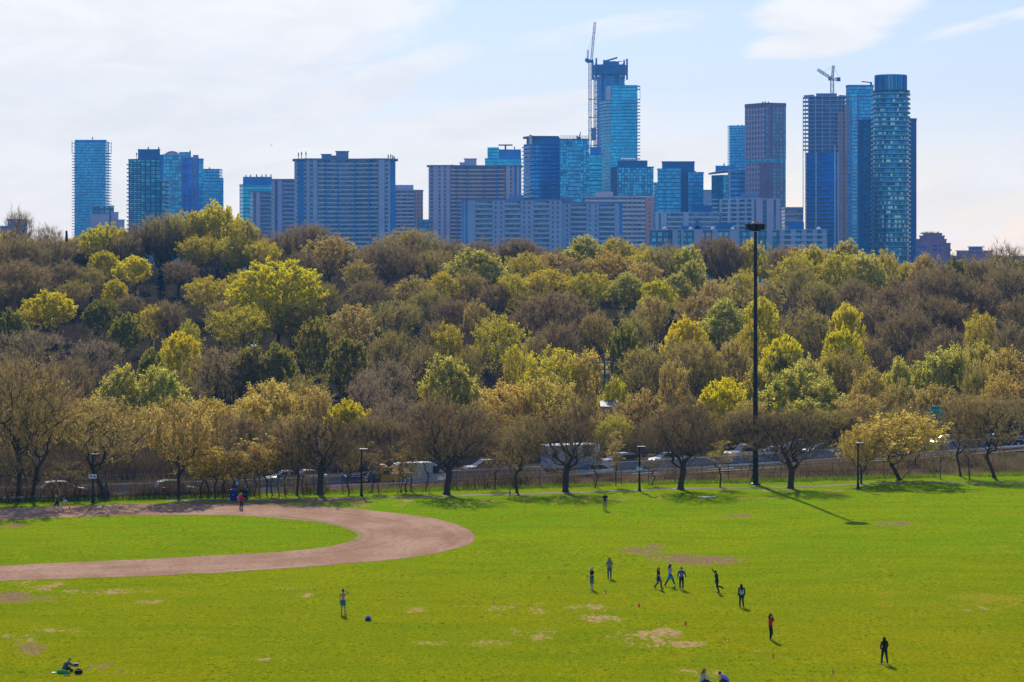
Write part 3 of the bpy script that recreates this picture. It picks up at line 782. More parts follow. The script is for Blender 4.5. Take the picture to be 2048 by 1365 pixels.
bp = clump(5600, -75, 2, lambda x: d_tree(x)+3.6, lambda x: d_rail(x)-.6, -.3); bp = bp[(bp[:,0] < -19.5) | ((bp[:,0] > -7) & (bp[:,1] > 0))]
blades('brush', bp, 3.0, .05, (.13,.095,.05), 'tall thin brown brush between the fence and the highway on the left', 'brush', .3)
blades('brush', clump(4500, 0, 80, lambda x: d_tree(x)+4.6, lambda x: d_rail(x)-.6, .25), 2.2, .05, (.18,.13,.08), 'clumps of brown brush on the bank right of the box truck', 'brush', .35)
blades('reeds', clump(34000, -75, 75, lambda x: d_tree(x)+3.6, lambda x: np.maximum(d_rail(x)-.8, d_tree(x)+4.5), -.25), .8, .035, (.24,.15,.10), 'dry brown reeds and stalks on the bank below the highway', 'reeds')
blades('scrub', scatter(14000, -90, 95, lambda x: d_rail(x)+24, lambda x: d_rail(x)+30), 4.6, .06, (.10,.075,.04), 'tall brown brush lining the far side of the highway', 'scrub', .3)
blades('scrub', scatter(50000, -90, 95, lambda x: d_rail(x)+24, lambda x: d_rail(x)+55), 3.6, .07, (.10,.075,.04), 'brown scrub and brush filling the valley behind the highway', 'scrub', .4)
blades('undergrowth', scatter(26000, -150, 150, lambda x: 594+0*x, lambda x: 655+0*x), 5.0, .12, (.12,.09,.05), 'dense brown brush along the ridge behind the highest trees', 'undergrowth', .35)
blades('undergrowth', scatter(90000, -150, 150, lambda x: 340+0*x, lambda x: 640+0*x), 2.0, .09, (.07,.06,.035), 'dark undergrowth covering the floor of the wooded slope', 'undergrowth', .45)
# ---------------------------------------------------------------- city
ZB = 5.0
UNIT = None
def V2(px, d): return Vector((X_at(px, d), d, 0))
def footp(x0, xc, x1, d, a=0, b=0, deep=22):
    """corner xc nearest at distance d; left end a metres farther, right end b metres farther"""
    if xc <= x0: Lp = V2(x0, d); C = Lp; Rp = V2(x1, d+b)
    elif xc >= x1: Rp = V2(x1, d); C = Rp; Lp = V2(x0, d+a)
    else: Lp = V2(x0, d+a); C = V2(xc, d); Rp = V2(x1, d+b)
    if C == Lp or C == Rp:
        e = (Rp-Lp).normalized(); nb = Vector((-e.y, e.x, 0))
        return [Lp, Rp, Rp+nb*deep, Lp+nb*deep]
    return [Lp, C, Rp, Lp+(Rp-C)]
class Bld:
    def __init__(s, label, x, d, cat='building', name='tower_block', group=None):
        s.e = empty(name, (X_at(x, d), d, ZB), label, cat, group); s.o = s.e.location.copy(); s.d = d
    def loc(s, v): return (v[0]-s.o.x, v[1]-s.o.y, v[2]-s.o.z)
    def body(s, name, fp, z0, z1, mat, roof=None, parent=None, cap=True):
        vs = []; fs = []; uv = []; u = 0; n = len(fp)
        for i in range(n):
            p, q = fp[i], fp[(i+1) % n]; l = (q-p).length; k = len(vs)
            vs += [s.loc((p.x,p.y,z0)), s.loc((q.x,q.y,z0)), s.loc((q.x,q.y,z1)), s.loc((p.x,p.y,z1))]
            fs.append((k,k+1,k+2,k+3)); uv += [(u,z0),(u+l,z0),(u+l,z1),(u,z1)]; u += l
        k = len(vs); vs += [s.loc((p.x,p.y,z1)) for p in fp]; fs.append(tuple(range(k, k+n))); uv += [(0,0)]*n
        return link(name, mesh(name, vs, fs, mat, uv), parent or s.e)
    def boxon(s, mb, P, Q, t0, t1, out, inn, z0, z1):
        """box standing proud of wall P->Q between fractions t0,t1"""
        e = (Q-P); n = Vector((e.y, -e.x, 0)).normalized()
        a = P+e*t0; b = P+e*t1
        pts = [a+n*out, a-n*inn, b-n*inn, b+n*out]
        mb.prism([s.loc((p.x,p.y,0))[:2] for p in pts][::-1], z0-s.o.z, z1-s.o.z)
    def bits(s, name, items, mat):
        """items = list of (P,Q,t0,t1,out,inn,z0,z1), each a part; past 100 the rest is one part"""
        items = sorted(items, key=lambda it: -it[7])
        for it in items[:100]:
            if mat.name in FACADES:
                P, Q, t0, t1, out, inn, z0, z1 = it; e = Q-P; n = Vector((e.y, -e.x, 0)).normalized(); a_ = P+e*t0; b_ = P+e*t1
                s.body(name, [a_+n*out, b_+n*out, b_-n*inn, a_-n*inn], z0, z1, mat); continue
            b = MB(); s.boxon(b, *it); b.build(name, mat, s.e)
        if len(items) > 100:
            b = MB()
            for it in items[100:]: s.boxon(b, *it)
            tag(b.build(name, mat, s.e), kind='stuff')
    def floors(s, name, P, Q, t0, t1, out, zt, zb, pitch, h, mat, inn=0.3, off=0.0):
        it = []; z = zt-pitch+off
        while z > zb: it.append((P, Q, t0, t1, out, inn, z, z+h)); z -= pitch
        s.bits(name, it, mat)
    def ring(s, name, fp, e, z0, z1, mat):
        c = sum(fp, Vector())/len(fp); pts = []
        n = len(fp)
        for i in range(n):
            a = (fp[i]-fp[i-1]).normalized(); b = (fp[(i+1)%n]-fp[i]).normalized()
            na = Vector((a.y,-a.x,0)); nb = Vector((b.y,-b.x,0)); m = (na+nb).normalized()
            pts.append(fp[i]+m*e/max(.35, m.dot(na)))
        b = MB(); b.prism([s.loc((p.x,p.y,0))[:2] for p in pts], z0-s.o.z, z1-s.o.z); return b.build(name, mat, s.e)
    def rings(s, name, fp, e, zt, zb, pitch, h, mat):
        z = zt-pitch
        while z > zb: s.ring(name, fp, e, z, z+h, mat); z -= pitch
    def masts(s, lst, mat, name='antenna', r=.16):
        for (px, y0, y1) in lst:
            b = MB(); x = X_at(px, s.d)-s.o.x
            b.tube((x, 4, Z_at(y1, s.d)-s.o.z-1), (x, 4, Z_at(y0, s.d)-s.o.z), r*s.d/1500, n=5)
            zz = Z_at(y0, s.d)-s.o.z
            b.box(x-.35*s.d/1500, x+.35*s.d/1500, 3.7, 4.3, zz-2.2, zz-.6); b.build(name, mat, s.e)

# materials of the skyline
GLB = facade('blue_curtain_wall', (0.0245,0.397,0.92), (.015,.09,.22), 1.6, 3.0, .10, .22, .35)
GLB2 = facade('bright_blue_curtain_wall', (0.0136,0.495,0.9), (.01,.14,.34), 2.4, 3.0, .06, .2, .25)
GLD = facade('deep_blue_curtain_wall', (0.0154,0.278,0.92), (.006,.05,.15), 3.0, 3.2, .12, .3, .3)
GLT = facade('teal_curtain_wall', (0.0245,0.393,0.92), (.05,.16,.26), 2.6, 3.0, .10, .16, .5)
GRD = facade('dark_grid_wall', (0.0408,0.534,0.92), (.006,.05,.16), 4.6, 3.3, .26, .25, .5, metal=.7)
WHG = facade('white_frame_wall', (0.017,0.192,0.9), (.22,.27,.42), 4.2, 4.2, .22, .18, .4)
GGR = facade('fine_green_grid_wall', (0.0204,0.329,0.9), (.008,.10,.22), 2.2, 2.2, .14, .14, .6)
BRN = facade('brown_frame_wall', (.03,.28,.50), (.34,.20,.28), 3.4, 3.2, .42, .36, .5, metal=.5)
BRP = facade('brown_tight_wall', (.01,.06,.20), (.66,.48,.58), 4.0, 4.4, .45, .34, .4, metal=.2)
APT = facade('recessed_flat_front', (0.0531,0.191,0.425), (0.085,0.224,0.432), 2.3, 2.75, .2, .3, .7, metal=.3, alt=(.22,.25,.34), altp=.14)
APW = facade('warm_flat_front', (0.106,0.17,0.34), (0.18,0.204,0.32), 2.3, 2.75, .2, .3, .7, metal=.2, alt=(.36,.28,.30), altp=.2)
BRK = facade('brick_flat_wall', (.10,.18,.34), (.80,.42,.38), 3.4, 2.9, .62, .5, .4, metal=.3)
LOW = facade('lowrise_front', (0.0425,0.381,0.876), (.05,.22,.42), 3.2, 3.0, .3, .35, .6, metal=.4, alt=(.2,.4,.55), altp=.2)
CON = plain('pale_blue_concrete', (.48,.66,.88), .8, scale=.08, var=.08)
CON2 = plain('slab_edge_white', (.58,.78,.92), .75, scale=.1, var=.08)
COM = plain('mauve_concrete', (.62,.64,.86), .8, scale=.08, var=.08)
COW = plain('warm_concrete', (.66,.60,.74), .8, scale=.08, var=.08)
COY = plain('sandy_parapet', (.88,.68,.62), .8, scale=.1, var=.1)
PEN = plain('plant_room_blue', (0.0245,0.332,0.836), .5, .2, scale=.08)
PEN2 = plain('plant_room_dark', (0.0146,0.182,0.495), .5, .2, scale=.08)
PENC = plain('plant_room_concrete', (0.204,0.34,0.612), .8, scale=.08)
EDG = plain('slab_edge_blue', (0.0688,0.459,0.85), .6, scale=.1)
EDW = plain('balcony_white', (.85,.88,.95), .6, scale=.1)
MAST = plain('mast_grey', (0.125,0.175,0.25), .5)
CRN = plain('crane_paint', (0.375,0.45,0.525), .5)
TRUNKB = plain('hoist_red_grey', (0.25,0.175,0.25), .6)

def simple(label, x0, xc, x1, top, d, mat, a=0, b=0, deep=24, pent=None, pmat=PEN, masts=None, ring=None, name='tower_block'):
    B = Bld(label, (x0+x1)/2, d, name=name)
    fp = footp(x0, xc, x1, d, a, b, deep); zt = Z_at(top, d)
    B.body('wall', fp, ZB, zt, mat); B.fp = fp; B.zt = zt
    B.ring('roof_edge', fp, .25, zt+.01, zt+.9, pmat)
    for (p0, p1, pt) in (pent or []):
        f2 = [V2(p0, d+5), V2(p1, d+5), V2(p1, d+15), V2(p0, d+15)]
        B.body('plant_room', f2, zt+.92, Z_at(pt, d+5), pmat)
        B.ring('plant_room_roof', f2, .3, Z_at(pt, d+5)+.01, Z_at(pt, d+5)+.5, pmat)
    if masts: B.masts(masts, MAST)
    return B

# 1 leftmost slim blue tower with balcony fins on both sides
d = 2700; B = simple('slim deep blue glass tower with jagged balcony edges, leftmost on the skyline', 149, 149, 211, 285, d, GLB, pent=[(150,213,281)], masts=[(184,274,281)])
Lp, Rp = B.fp[0], B.fp[1]
zt = B.zt; z = zt-12
it = []
while z > ZB+20:
    B.ring('floor_slab', [Lp+Vector((-3.2,1,0)), Rp+Vector((3.2,1,0)), Rp+Vector((3.2,21,0)), Lp+Vector((-3.2,21,0))], 0, z, z+.7, EDG); z -= 3.05
for xx in (Lp.x-3.2, Rp.x+2.6):
    b = MB(); x = xx-B.o.x
    for yy in (1, 20): b.box(x, x+.6, yy, yy+.6, zt-12-B.o.z, zt+1.2-B.o.z)
    for k in range(4): b.box(x, x+.6, 1.6, 20, zt-11.9+k*3.6-B.o.z, zt-11.5+k*3.6-B.o.z)
    b.build('screen_frame', EDG, B.e)
# 2 stepped mauve block in front of it
d = 1500; B = Bld('stepped mauve concrete block with dark glass centre before the leftmost tower', 212, d, name='apartment_block')
for (p0, p1, t, m, dd) in [(181,219,430,COM,0),(186,228,413,LOW,3),(222,237,426,COM,2.5),(236,249,441,COM,1)]:
    fp = [V2(p0, d+dd), V2(p1, d+dd), V2(p1, d+18+dd), V2(p0, d+18+dd)]; B.body('wall', fp, ZB, Z_at(t, d), m); B.ring('roof_edge', fp, .2, Z_at(t, d)+.01, Z_at(t, d)+.5, COM)
fp = [V2(188, d), V2(211, d)]; B.bits('window', [(fp[0], fp[1], 0, 1, .1, .1, ZB+1+k*3, ZB+3.4+k*3) for k in range(3, 11)], GLD)
B.masts([(185,414,424),(204,411,416)], MAST)
# 0 far left small block behind bare branches
B = simple('small blue-grey block behind bare branches at the far left edge', 15, 15, 38, 441, 1400, PENC, pent=None, name='apartment_block'); B.masts([(20,436,441)], MAST)
fp = [V2(0, 1404), V2(16, 1404), V2(16,1420), V2(0,1420)]; B.body('wing', fp, ZB, Z_at(452, 1400), LOW)
# 3 dark grid tower
d = 2050; B = simple('dark navy tower with bright window grid and balconies, left of the teal tower', 257, 286, 321, 320, d, GRD, a=10, b=9, pent=[(276,320,300)], masts=[(272,305,320),(295,293,299),(316,293,299)], pmat=PEN2)
B.floors('balcony', B.fp[0], B.fp[1], -.04, .8, 1.5, B.zt-1, ZB+25, 3.3, 1.0, PEN2)
fp = [V2(321, d+4), V2(338, d+7), V2(338, d+24), V2(321, d+24)]; B.body('wing', fp, ZB, Z_at(362, d), GRD); B.ring('wing_roof', fp, .3, Z_at(362, d)+.01, Z_at(362, d)+.8, COM)
B.floors('balcony', fp[0], fp[1], .55, 1.08, 1.4, Z_at(364, d), ZB+25, 3.3, 1.0, EDW)
fp = [V2(320, d+16), V2(327, d+16), V2(327, d+26), V2(320, d+26)]; B.body('stair_core', fp, ZB, Z_at(308, d), PEN)
# 4 teal tower with sail roof
d = 2150; B = Bld('teal glass tower with white gridded wing and curved sail roof', 366, d)
fa = [V2(326, d), V2(364, d+3), V2(364, d+26), V2(326, d+26)]; B.body('wall', fa, ZB, Z_at(311, d), GLT)
fb = [V2(364, d+1), V2(397, d+1), V2(397, d+25), V2(364, d+25)]; B.body('gridded_wing', fb, ZB, Z_at(316, d), WHG)
fc = [V2(397, d+2), V2(407, d+3), V2(407, d+24), V2(397, d+24)]; B.body('side_wing', fc, ZB, Z_at(319, d), GLT)
for f, t in ((fa,311),(fb,316),(fc,319)): B.ring('roof_edge', f, .25, Z_at(t, d)+.01, Z_at(t, d)+.8, COM)
B.body('plant_room', [V2(358,d+5),V2(382,d+5),V2(382,d+16),V2(358,d+16)], Z_at(316,d)+.85, Z_at(304,d), GLT)
b = MB(); b2 = MB()
x0 = X_at(328,d)-B.o.x; x1 = X_at(357,d)-B.o.x; zb = Z_at(311,d)+.85-B.o.z; ztp = Z_at(303,d)-B.o.z
arc = [(x0, zb)] + [(x0+(x1-x0)*t, zb+(ztp-zb)*(math.sin(PI*min(1, t*1.0))**.8 if t < .5 else math.sin(PI*t)**.8)*(1 if t > .2 else 1)) for t in (.1,.2,.3,.4,.5,.6,.7,.8,.9)] + [(x1, zb)]
n = len(arc); b.add([(x, 6, z) for x, z in arc]+[(x, 16, z) for x, z in arc], [tuple(range(n)), tuple(range(2*n-1, n-1, -1))]+[(i, n+i, n+(i+1)%n, (i+1)%n) for i in range(n)])
b.build('sail_roof', COY, B.e)
for i in range(n-2): b2.tube((arc[i][0], 5.6, arc[i][1]), (arc[i+1][0], 5.6, arc[i+1][1]), .5, n=5)
b2.build('sail_rib', PEN, B.e)
B.body('roof_frame', [V2(386,d+4),V2(397,d+4),V2(397,d+12),V2(386,d+12)], Z_at(316,d)+.85, Z_at(310,d), WHG)
B.masts([(379,300,304)], MAST)
for k in range(7): B.ring('white_line', fa, .2, Z_at(330+k*15, d), Z_at(330+k*15, d)+.35, EDW)
# 5
d = 2400; B = simple('plain royal blue stepped tower directly right of the teal tower', 406, 406, 439, 340, d, GLB, pmat=PEN, masts=[(418,334,339)])
B.body('wing', [V2(439,d+3),V2(447,d+3),V2(447,d+24),V2(439,d+24)], ZB, Z_at(356,d), GLB); B.floors('floor_line', B.fp[0], B.fp[1], 0, 1, .2, Z_at(356,d), ZB+20, 3.4, .5, EDG)
# 6
d = 2000; B = simple('bright blue glass block with flat dark top left of the mauve slabs', 479, 486, 545, 371, d, GLB2, a=12, b=0)
B.body('plant_room', [V2(486,d+1),V2(544,d+1),V2(544,d+20),V2(486,d+20)], B.zt+.95, Z_at(354,d), PEN)
B.masts([(491,349,354),(500,349,354),(512,348,354),(523,349,354),(531,348,354),(541,348,354)], MAST, r=.1)
# 7 mauve slabs
d = 1750; B = Bld('low mauve concrete slab block in front of the bright blue block', 524, d, name='apartment_block')
fp = footp(501, 505, 547, d, 5, 0, 18); zt = Z_at(385, d); B.body('wall', fp, ZB, zt, APT); B.ring('roof_slab', fp, .8, zt+.01, zt+.8, PENC)
P, Q = fp[1], fp[2]
B.bits('pier', [(P,Q,0,.05,.5,.2,ZB,zt),(P,Q,.17,.36,.5,.2,ZB,zt),(P,Q,.93,1.0,.5,.2,ZB,zt)], COM)
B.floors('balcony', P, Q, .4, .92, 1.3, zt, ZB+12, 2.75, .55, COW)
d = 1650; B = Bld('taller mauve concrete slab adjoining the curved blue slab on its left', 568, d, name='apartment_block')
fp = footp(543, 545, 597, d, 5, 0, 18); zt = Z_at(361, d); B.body('wall', fp, ZB, zt, APT); B.ring('roof_slab', fp, .8, zt+.01, zt+.9, PENC)
P, Q = fp[1], fp[2]
B.bits('pier', [(P,Q,.02,.10,.6,.2,ZB,zt),(P,Q,.2,.38,.6,.2,ZB,zt)], COM)
B.floors('balcony', P, Q, .41, .98, 1.3, zt, ZB+12, 2.75, .95, COM)
B.floors('window', P, Q, .12, .18, .1, zt, ZB+12, 2.75, 1.5, PEN2)

# 8/9 the two curved slabs
def curved(label, d, xs, roof_l, roof_r, bal0, bal1, div, piers, painted_recess, pcols, mat, cmat, bmat, pent, masts, over=(4,4), pmat=PENC):
    """xs: list of (px, extra depth) along the front"""
    B = Bld(label, (xs[0][0]+xs[-1][0])/2, d, name='apartment_block')
    fr = [V2(px, d+e) for px, e in xs]; bk = [V2(px, d+e+17) for px, e in xs][::-1]
    fp = fr+bk; zt = Z_at(roof_l, d)
    B.body('wall', fp, ZB, zt, mat)
    B.ring('roof_slab', fp, 1.6, zt+.01, zt+.9, pmat)
    def at(px):
        for i in range(len(xs)-1):
            if xs[i][0] <= px <= xs[i+1][0]:
                t = (px-xs[i][0])/(xs[i+1][0]-xs[i][0]); return V2(px, d+xs[i][1]+(xs[i+1][1]-xs[i][1])*t)
        return V2(px, d)
    B.bits('pier', [(at(a), at(b), 0, 1, .7, .2, ZB, zt-.01) for a, b in piers], cmat)
    B.bits('painted_recess', [(at(a), at(b), 0, 1, .08, .2, ZB, zt-.01) for a, b in painted_recess], PEN)  # flat strips proud of the wall, coloured to stand in for dark recesses
    # one curved balcony strip per storey
    arc = [at(bal0)] + [V2(px, d+e) for px, e in xs if bal0 < px < bal1] + [at(bal1)]
    z = zt-2.9; k = 0
    while z > ZB+8:
        b = MB()
        for i in range(len(arc)-1): B.boxon(b, arc[i], arc[i+1], 0, 1, 1.5, .1, z, z+.25); B.boxon(b, arc[i], arc[i+1], 0, 1, 1.5, -1.35, z+.26, z+1.0)
        b.build('balcony', bmat, B.e); z -= 2.78
    B.bits('divider', [(at(x-.8), at(x+.8), 0, 1, 1.75, .1, ZB, zt-.02) for x in div], PEN)
    for a, b_ in pcols:
        P, Q = at(a), at(b_); B.floors('side_balcony', P, Q, 0, 1, .9, zt, ZB+12, 2.78, .9, bmat)
    for (p0, p1, pt, m) in pent:
        f2 = [V2(p0, d+5), V2(p1, d+5), V2(p1, d+14), V2(p0, d+14)]; B.body('plant_room', f2, zt+.92, Z_at(pt, d), m); B.ring('plant_room_roof', f2, .5, Z_at(pt,d)+.01, Z_at(pt,d)+.4, pmat)
    B.masts(masts, MAST, r=.22)
    return B
curved('broad curved blue-grey slab block with concave balcony front and roof antennas', 1600,
       [(590,9),(616,0),(635,0),(651,2),(664,3.6),(676,4.6),(693,5.4),(711,5),(725,3.8),(740,2),(757,0),(770,0),(791,8)], 320, 322, 635, 757, [651,676,711,740],
       [(590.3,595),(614,620),(626,635),(757,769),(775,779)], [(598,609),(782,790)], [(595.5,598),(610,614),(620.5,625.5),(769.5,774.5)], APT, CON, CON2,
       [(643,662,309,PENC),(662,672,312,PENC),(672,697,303,PENC)], [(596,305,318),(602,303,318),(611,303,318),(776,309,320),(781,308,320),(785,310,320),(788,312,321)])
curved('broad curved slab block with warm sandy balconies and mauve piers', 1780,
       [(858,2),(866,0),(886,0),(900,0),(914,2.2),(935,4.6),(955,5.4),(972,5),(990,3),(1011,0),(1024,0),(1041,7)], 333, 334, 900, 1011, [914,935,968,995],
       [(858.3,862),(866,877),(881,888),(892,900),(1012,1020),(1024,1027),(1032,1037)], [(1027.5,1031)], [(862.5,865.5),(877.5,880.5),(888.5,891.5),(1020.5,1023.5)], APW, COM, COY,
       [(920,930,326,COM),(929,953,318,COM)], [(904,328,333)], pmat=PENC)
# 10
d = 1900; B = Bld('pale striped block with brick end, right of the curved blue slab', 818, d, name='apartment_block')
fp = footp(788, 827, 846, d, 0, 6, 18); fp = [V2(788,d), V2(830,d), V2(846,d+5), V2(846,d+22), V2(788,d+22)]; zt = Z_at(382, d); B.body('wall', fp, ZB, zt, APW)
B.body('brick_end', [V2(831,d-.15), V2(845.8,d+4.8), V2(845.8,d+10), V2(831,d+6)], ZB, zt-.1, BRK)
B.ring('roof_slab', fp, .4, zt+.01, zt+.8, COW); B.floors('balcony', fp[0], fp[1], 0, 1, .9, zt, ZB+12, 2.9, 1.1, EDW)
B.bits('divider', [(fp[0], fp[1], t, t+.02, 1.1, .1, ZB, zt) for t in (.33,.62,.97)], COM)
B.body('plant_room', [V2(788,d+4),V2(827,d+4),V2(827,d+14),V2(788,d+14)], zt+.85, Z_at(370,d), COM)
simple('low blue-grey block glimpsed between the two curved slabs', 836, 836, 859, 442, 1700, LOW, name='apartment_block', pmat=PENC)
# 11 glass tower with T shaped roof mast
d = 2300; B = simple('bright blue glass tower with T shaped roof davit behind the warm curved slab', 970, 970, 1043, 319, d, GLB2, pmat=PEN)
B.body('plant_room', [V2(975,d+2),V2(998,d+2),V2(998,d+20),V2(975,d+20)], B.zt+.95, Z_at(295,d), GLB2); B.body('plant_room', [V2(998,d+3),V2(1042,d+3),V2(1042,d+20),V2(998,d+20)], B.zt+.95, Z_at(299,d), PEN)
b = MB(); x = X_at(1011,d)-B.o.x; z = Z_at(299,d)-B.o.z; b.box(x-.8,x+.8,8,9.5,z,z+4); b.box(x-6.5,x+6.5,8,9.5,z+3.6,z+4.8); b.build('roof_davit', MAST, B.e); B.masts([(1029,293,299)], MAST)
B.floors('floor_line', B.fp[0], B.fp[1], 0, 1, .2, B.zt, ZB+20, 3.0, .6, EDG)
# 12 dark slab with slanted roof
d = 1950; B = Bld('dark navy residential tower with overhanging roof and white side balconies', 1084, d)
fp = [V2(1047,d+14), V2(1064,d), V2(1120,d+3), V2(1120,d+24), V2(1047,d+34)]; zt = Z_at(288,d); B.body('wall', fp, ZB, zt, GLD)
f2 = [V2(1053,d+13), V2(1074,d+1), V2(1120,d+4), V2(1120,d+22), V2(1053,d+28)]; B.body('top_storey', f2, zt+.01, Z_at(275,d), PEN2)
f3 = [V2(1047,d+14), V2(1066,d-2), V2(1117,d+2), V2(1117,d+22), V2(1047,d+30)]; B.ring('roof_slab', f3, .4, Z_at(275,d)+.02, Z_at(273,d)+.3, MAST)
B.floors('balcony', fp[0], fp[1], .02, .85, 1.4, zt, ZB+20, 3.0, 1.0, EDW); B.floors('corner_balcony', fp[1], fp[2], .02, .17, .9, zt, ZB+20, 3.0, .5, EDG); B.floors('inner_balcony', fp[1], fp[2], .7, .86, .9, zt-10, ZB+20, 3.0, .5, EDG)
B.bits('pale_fin', [(fp[0], fp[1], .85, 1.0, 1.5, .1, Z_at(288,d), zt+7)], EDW)
# 13 teal gridded tower
d = 1900; B = simple('teal gridded glass tower with roof railing and a short red roof jib', 1120, 1120, 1178, 280, d, GGR, pmat=GLT)
B.bits('dark_panel', [(B.fp[0],B.fp[1],.28,.72,.15,.1,ZB,Z_at(296,d))], GLB)
b = MB()
x0 = X_at(1122,d)-B.o.x; x1 = X_at(1177,d)-B.o.x; z = B.zt+.9-B.o.z
for i in range(10): xx = x0+(x1-x0)*i/9; b.tube((xx,2,z),(xx,2,z+2.2),.18,n=4)
b.tube((x0,2,z+2.2),(x1,2,z+2.0),.2,n=4); b.tube((x0,2,z+1.2),(x1,2,z+1.1),.15,n=4); b.build('roof_railing', MAST, B.e)
b = MB(); xx = X_at(1158,d)-B.o.x; b.tube((xx,6,z),(xx+1.6,6,z+5.5),.7,.25,n=5); b.tube((xx,6,z),(xx-1.5,6,z+2.4),.4,n=5); b.box(xx-1.6,xx+1.6,5,7,z,z+1.2); b.build('roof_jib', TRUNKB, B.e)
B = simple('low bright blue glass annex between the teal tower and the crane tower', 1178, 1178, 1204, 311, 1960, GLB2, pent=[(1180,1202,296)]); B.floors('floor_line', B.fp[0], B.fp[1], 0, 1, .2, B.zt, ZB+20, 4.0, .5, PEN2)
# 14 core under construction
d = 2550; B = Bld('unfinished blue skyscraper with jagged formwork crown, tallest on the skyline', 1220, d)
cx = X_at(1220,d)
def ngon(px0, px1, d, n=10, sq=.9):
    c = V2((px0+px1)/2, d+12); r = (X_at(px1,d)-X_at(px0,d))/2
    return [c+Vector((r*math.cos(2*PI*(i+.5)/n-PI/2)/math.cos(PI/n), sq*r*math.sin(2*PI*(i+.5)/n-PI/2)/math.cos(PI/n), 0)) for i in range(n)]
B.body('wall', ngon(1195,1248,d), ZB, Z_at(152,d), PEN); B.rings('floor_slab', ngon(1195,1248,d), .5, Z_at(152,d), ZB+30, 4.2, .6, EDG)
B.body('formwork_crown', ngon(1186.5,1253,d), Z_at(149,d), Z_at(131,d), PEN2); B.ring('crown_deck', ngon(1189,1250,d), .6, Z_at(131,d)+.02, Z_at(129,d), PEN)
B.body('core_top', ngon(1206,1238,d,8), Z_at(129,d)+.02, Z_at(122,d), PEN2)
cr_fp = ngon(1187,1252.5,d)
for i, p in enumerate(cr_fp):
    b = MB(); q = B.loc((p.x,p.y,0)); zz = Z_at(131,d)-B.o.z; hh = 3.5+2*(i%3)
    b.box(q[0]-.9,q[0]+.9,q[1]-.9,q[1]+.9,zz-14,zz+hh); b.build('formwork_panel', PEN2, B.e)
b = MB(); z = Z_at(122,d)-B.o.z; b.tube((-6,12,z),(8,12,z+4.2),.9,n=5); b.tube((-2,12,z-1),(13,12,z+.4),.4,n=5); b.build('concrete_boom', MAST, B.e)
W_ = ngon(1195,1248,d)
for t0,t1 in ((1199,1203),(1208,1213),(1224,1227),(1238,1241)):
    P = V2(t0,d-1.5); Q = V2(t1,d-1.5); B.bits('vertical_pier', [(P,Q,0,1,0,3,ZB,Z_at(150,d))], EDG)
b = MB()
for xx in (X_at(1188.5,d), X_at(1192,d)):
    b.box(xx-.5-B.o.x, xx+.5-B.o.x, 4, 5, ZB-B.o.z, Z_at(152,d)-B.o.z)
k = 0; z = ZB+40
while z < Z_at(156,d): b.box(X_at(1188.5,d)-B.o.x, X_at(1196,d)-B.o.x, 4.2, 4.8, z-B.o.z, z+.6-B.o.z); z += 6
b.build('hoist_rail', TRUNKB, B.e)
b = MB(); b.box(X_at(1183,d)-B.o.x, X_at(1192,d)-B.o.x, 2.6, 3.9, Z_at(281,d)-B.o.z, Z_at(256,d)-B.o.z); b.build('hoist_shaft', PENC, B.e)
# 15 tall glass tower
d = 2300; B = Bld('tall bright blue glass tower with ladder-like white balconies on both edges', 1246, d)
fp = [V2(1203,d+12), V2(1222,d), V2(1275,d+2), V2(1275,d+26), V2(1203,d+36)]; zt = Z_at(172,d); z1 = Z_at(200,d)
B.body('wall', fp, ZB, z1, GLB2); f2 = [V2(1213,d+8), V2(1222,d+.1), V2(1275,d+2.1), V2(1275,d+24), V2(1213,d+30)]; B.body('top_storeys', f2, z1+.01, zt, GLB2); B.ring('roof_edge', f2, .2, zt+.01, zt+.7, PEN)
B.floors('left_balcony', fp[0], fp[1], -.05, .95, 2.0, z1, ZB+20, 3.05, 1.1, EDW)
it = []; z = z1
while z > ZB+20: it.append((fp[1], fp[2], .98, 1.1, .8, 1.5, z-3.05, z-2.0)); z -= 3.05
B.bits('right_balcony', it, EDW)
B.floors('floor_line', fp[1], fp[2], .4, 1, .15, z1, ZB+20, 3.05, .7, EDG)
B.bits('corner_frame', [(fp[1],fp[2],1.0,1.1,.8,1.5,z1+k*9.2,z1+k*9.2+1.0) for k in range(2)]+[(fp[1],fp[2],1.085,1.1,.8,-.3,z1,zt),(fp[1],fp[2],1.0,1.1,.8,1.5,zt-.9,zt+.1)], EDG)
B.bits('white_fin', [(f2[0],f2[1],-.02,.95,.3,.2,z1+1,zt-1)], EDW)
# 16
d = 1900; B = simple('dark topped glass block with fine green grid before the tall glass tower', 1222, 1235, 1307, 336, d, GGR, a=14, b=0, pmat=PEN2)
B.bits('dark_side', [(B.fp[0],B.fp[1],0,1,.1,.1,ZB,B.zt-.02)], PEN2); B.body('plant_room', [V2(1235,d+3),V2(1295,d+3),V2(1295,d+20),V2(1235,d+20)], B.zt+.95, Z_at(321,d), PEN2)
b = MB(); 
for i in range(5): xx = X_at(1246+i*6,d)-B.o.x; b.lathe([(1.6,0),(1.8,.8),(1.2,1.6),(.2,1.9)], 8, (xx,9,Z_at(321,d)-B.o.z))
b.build('cooling_fans', EDW, B.e)
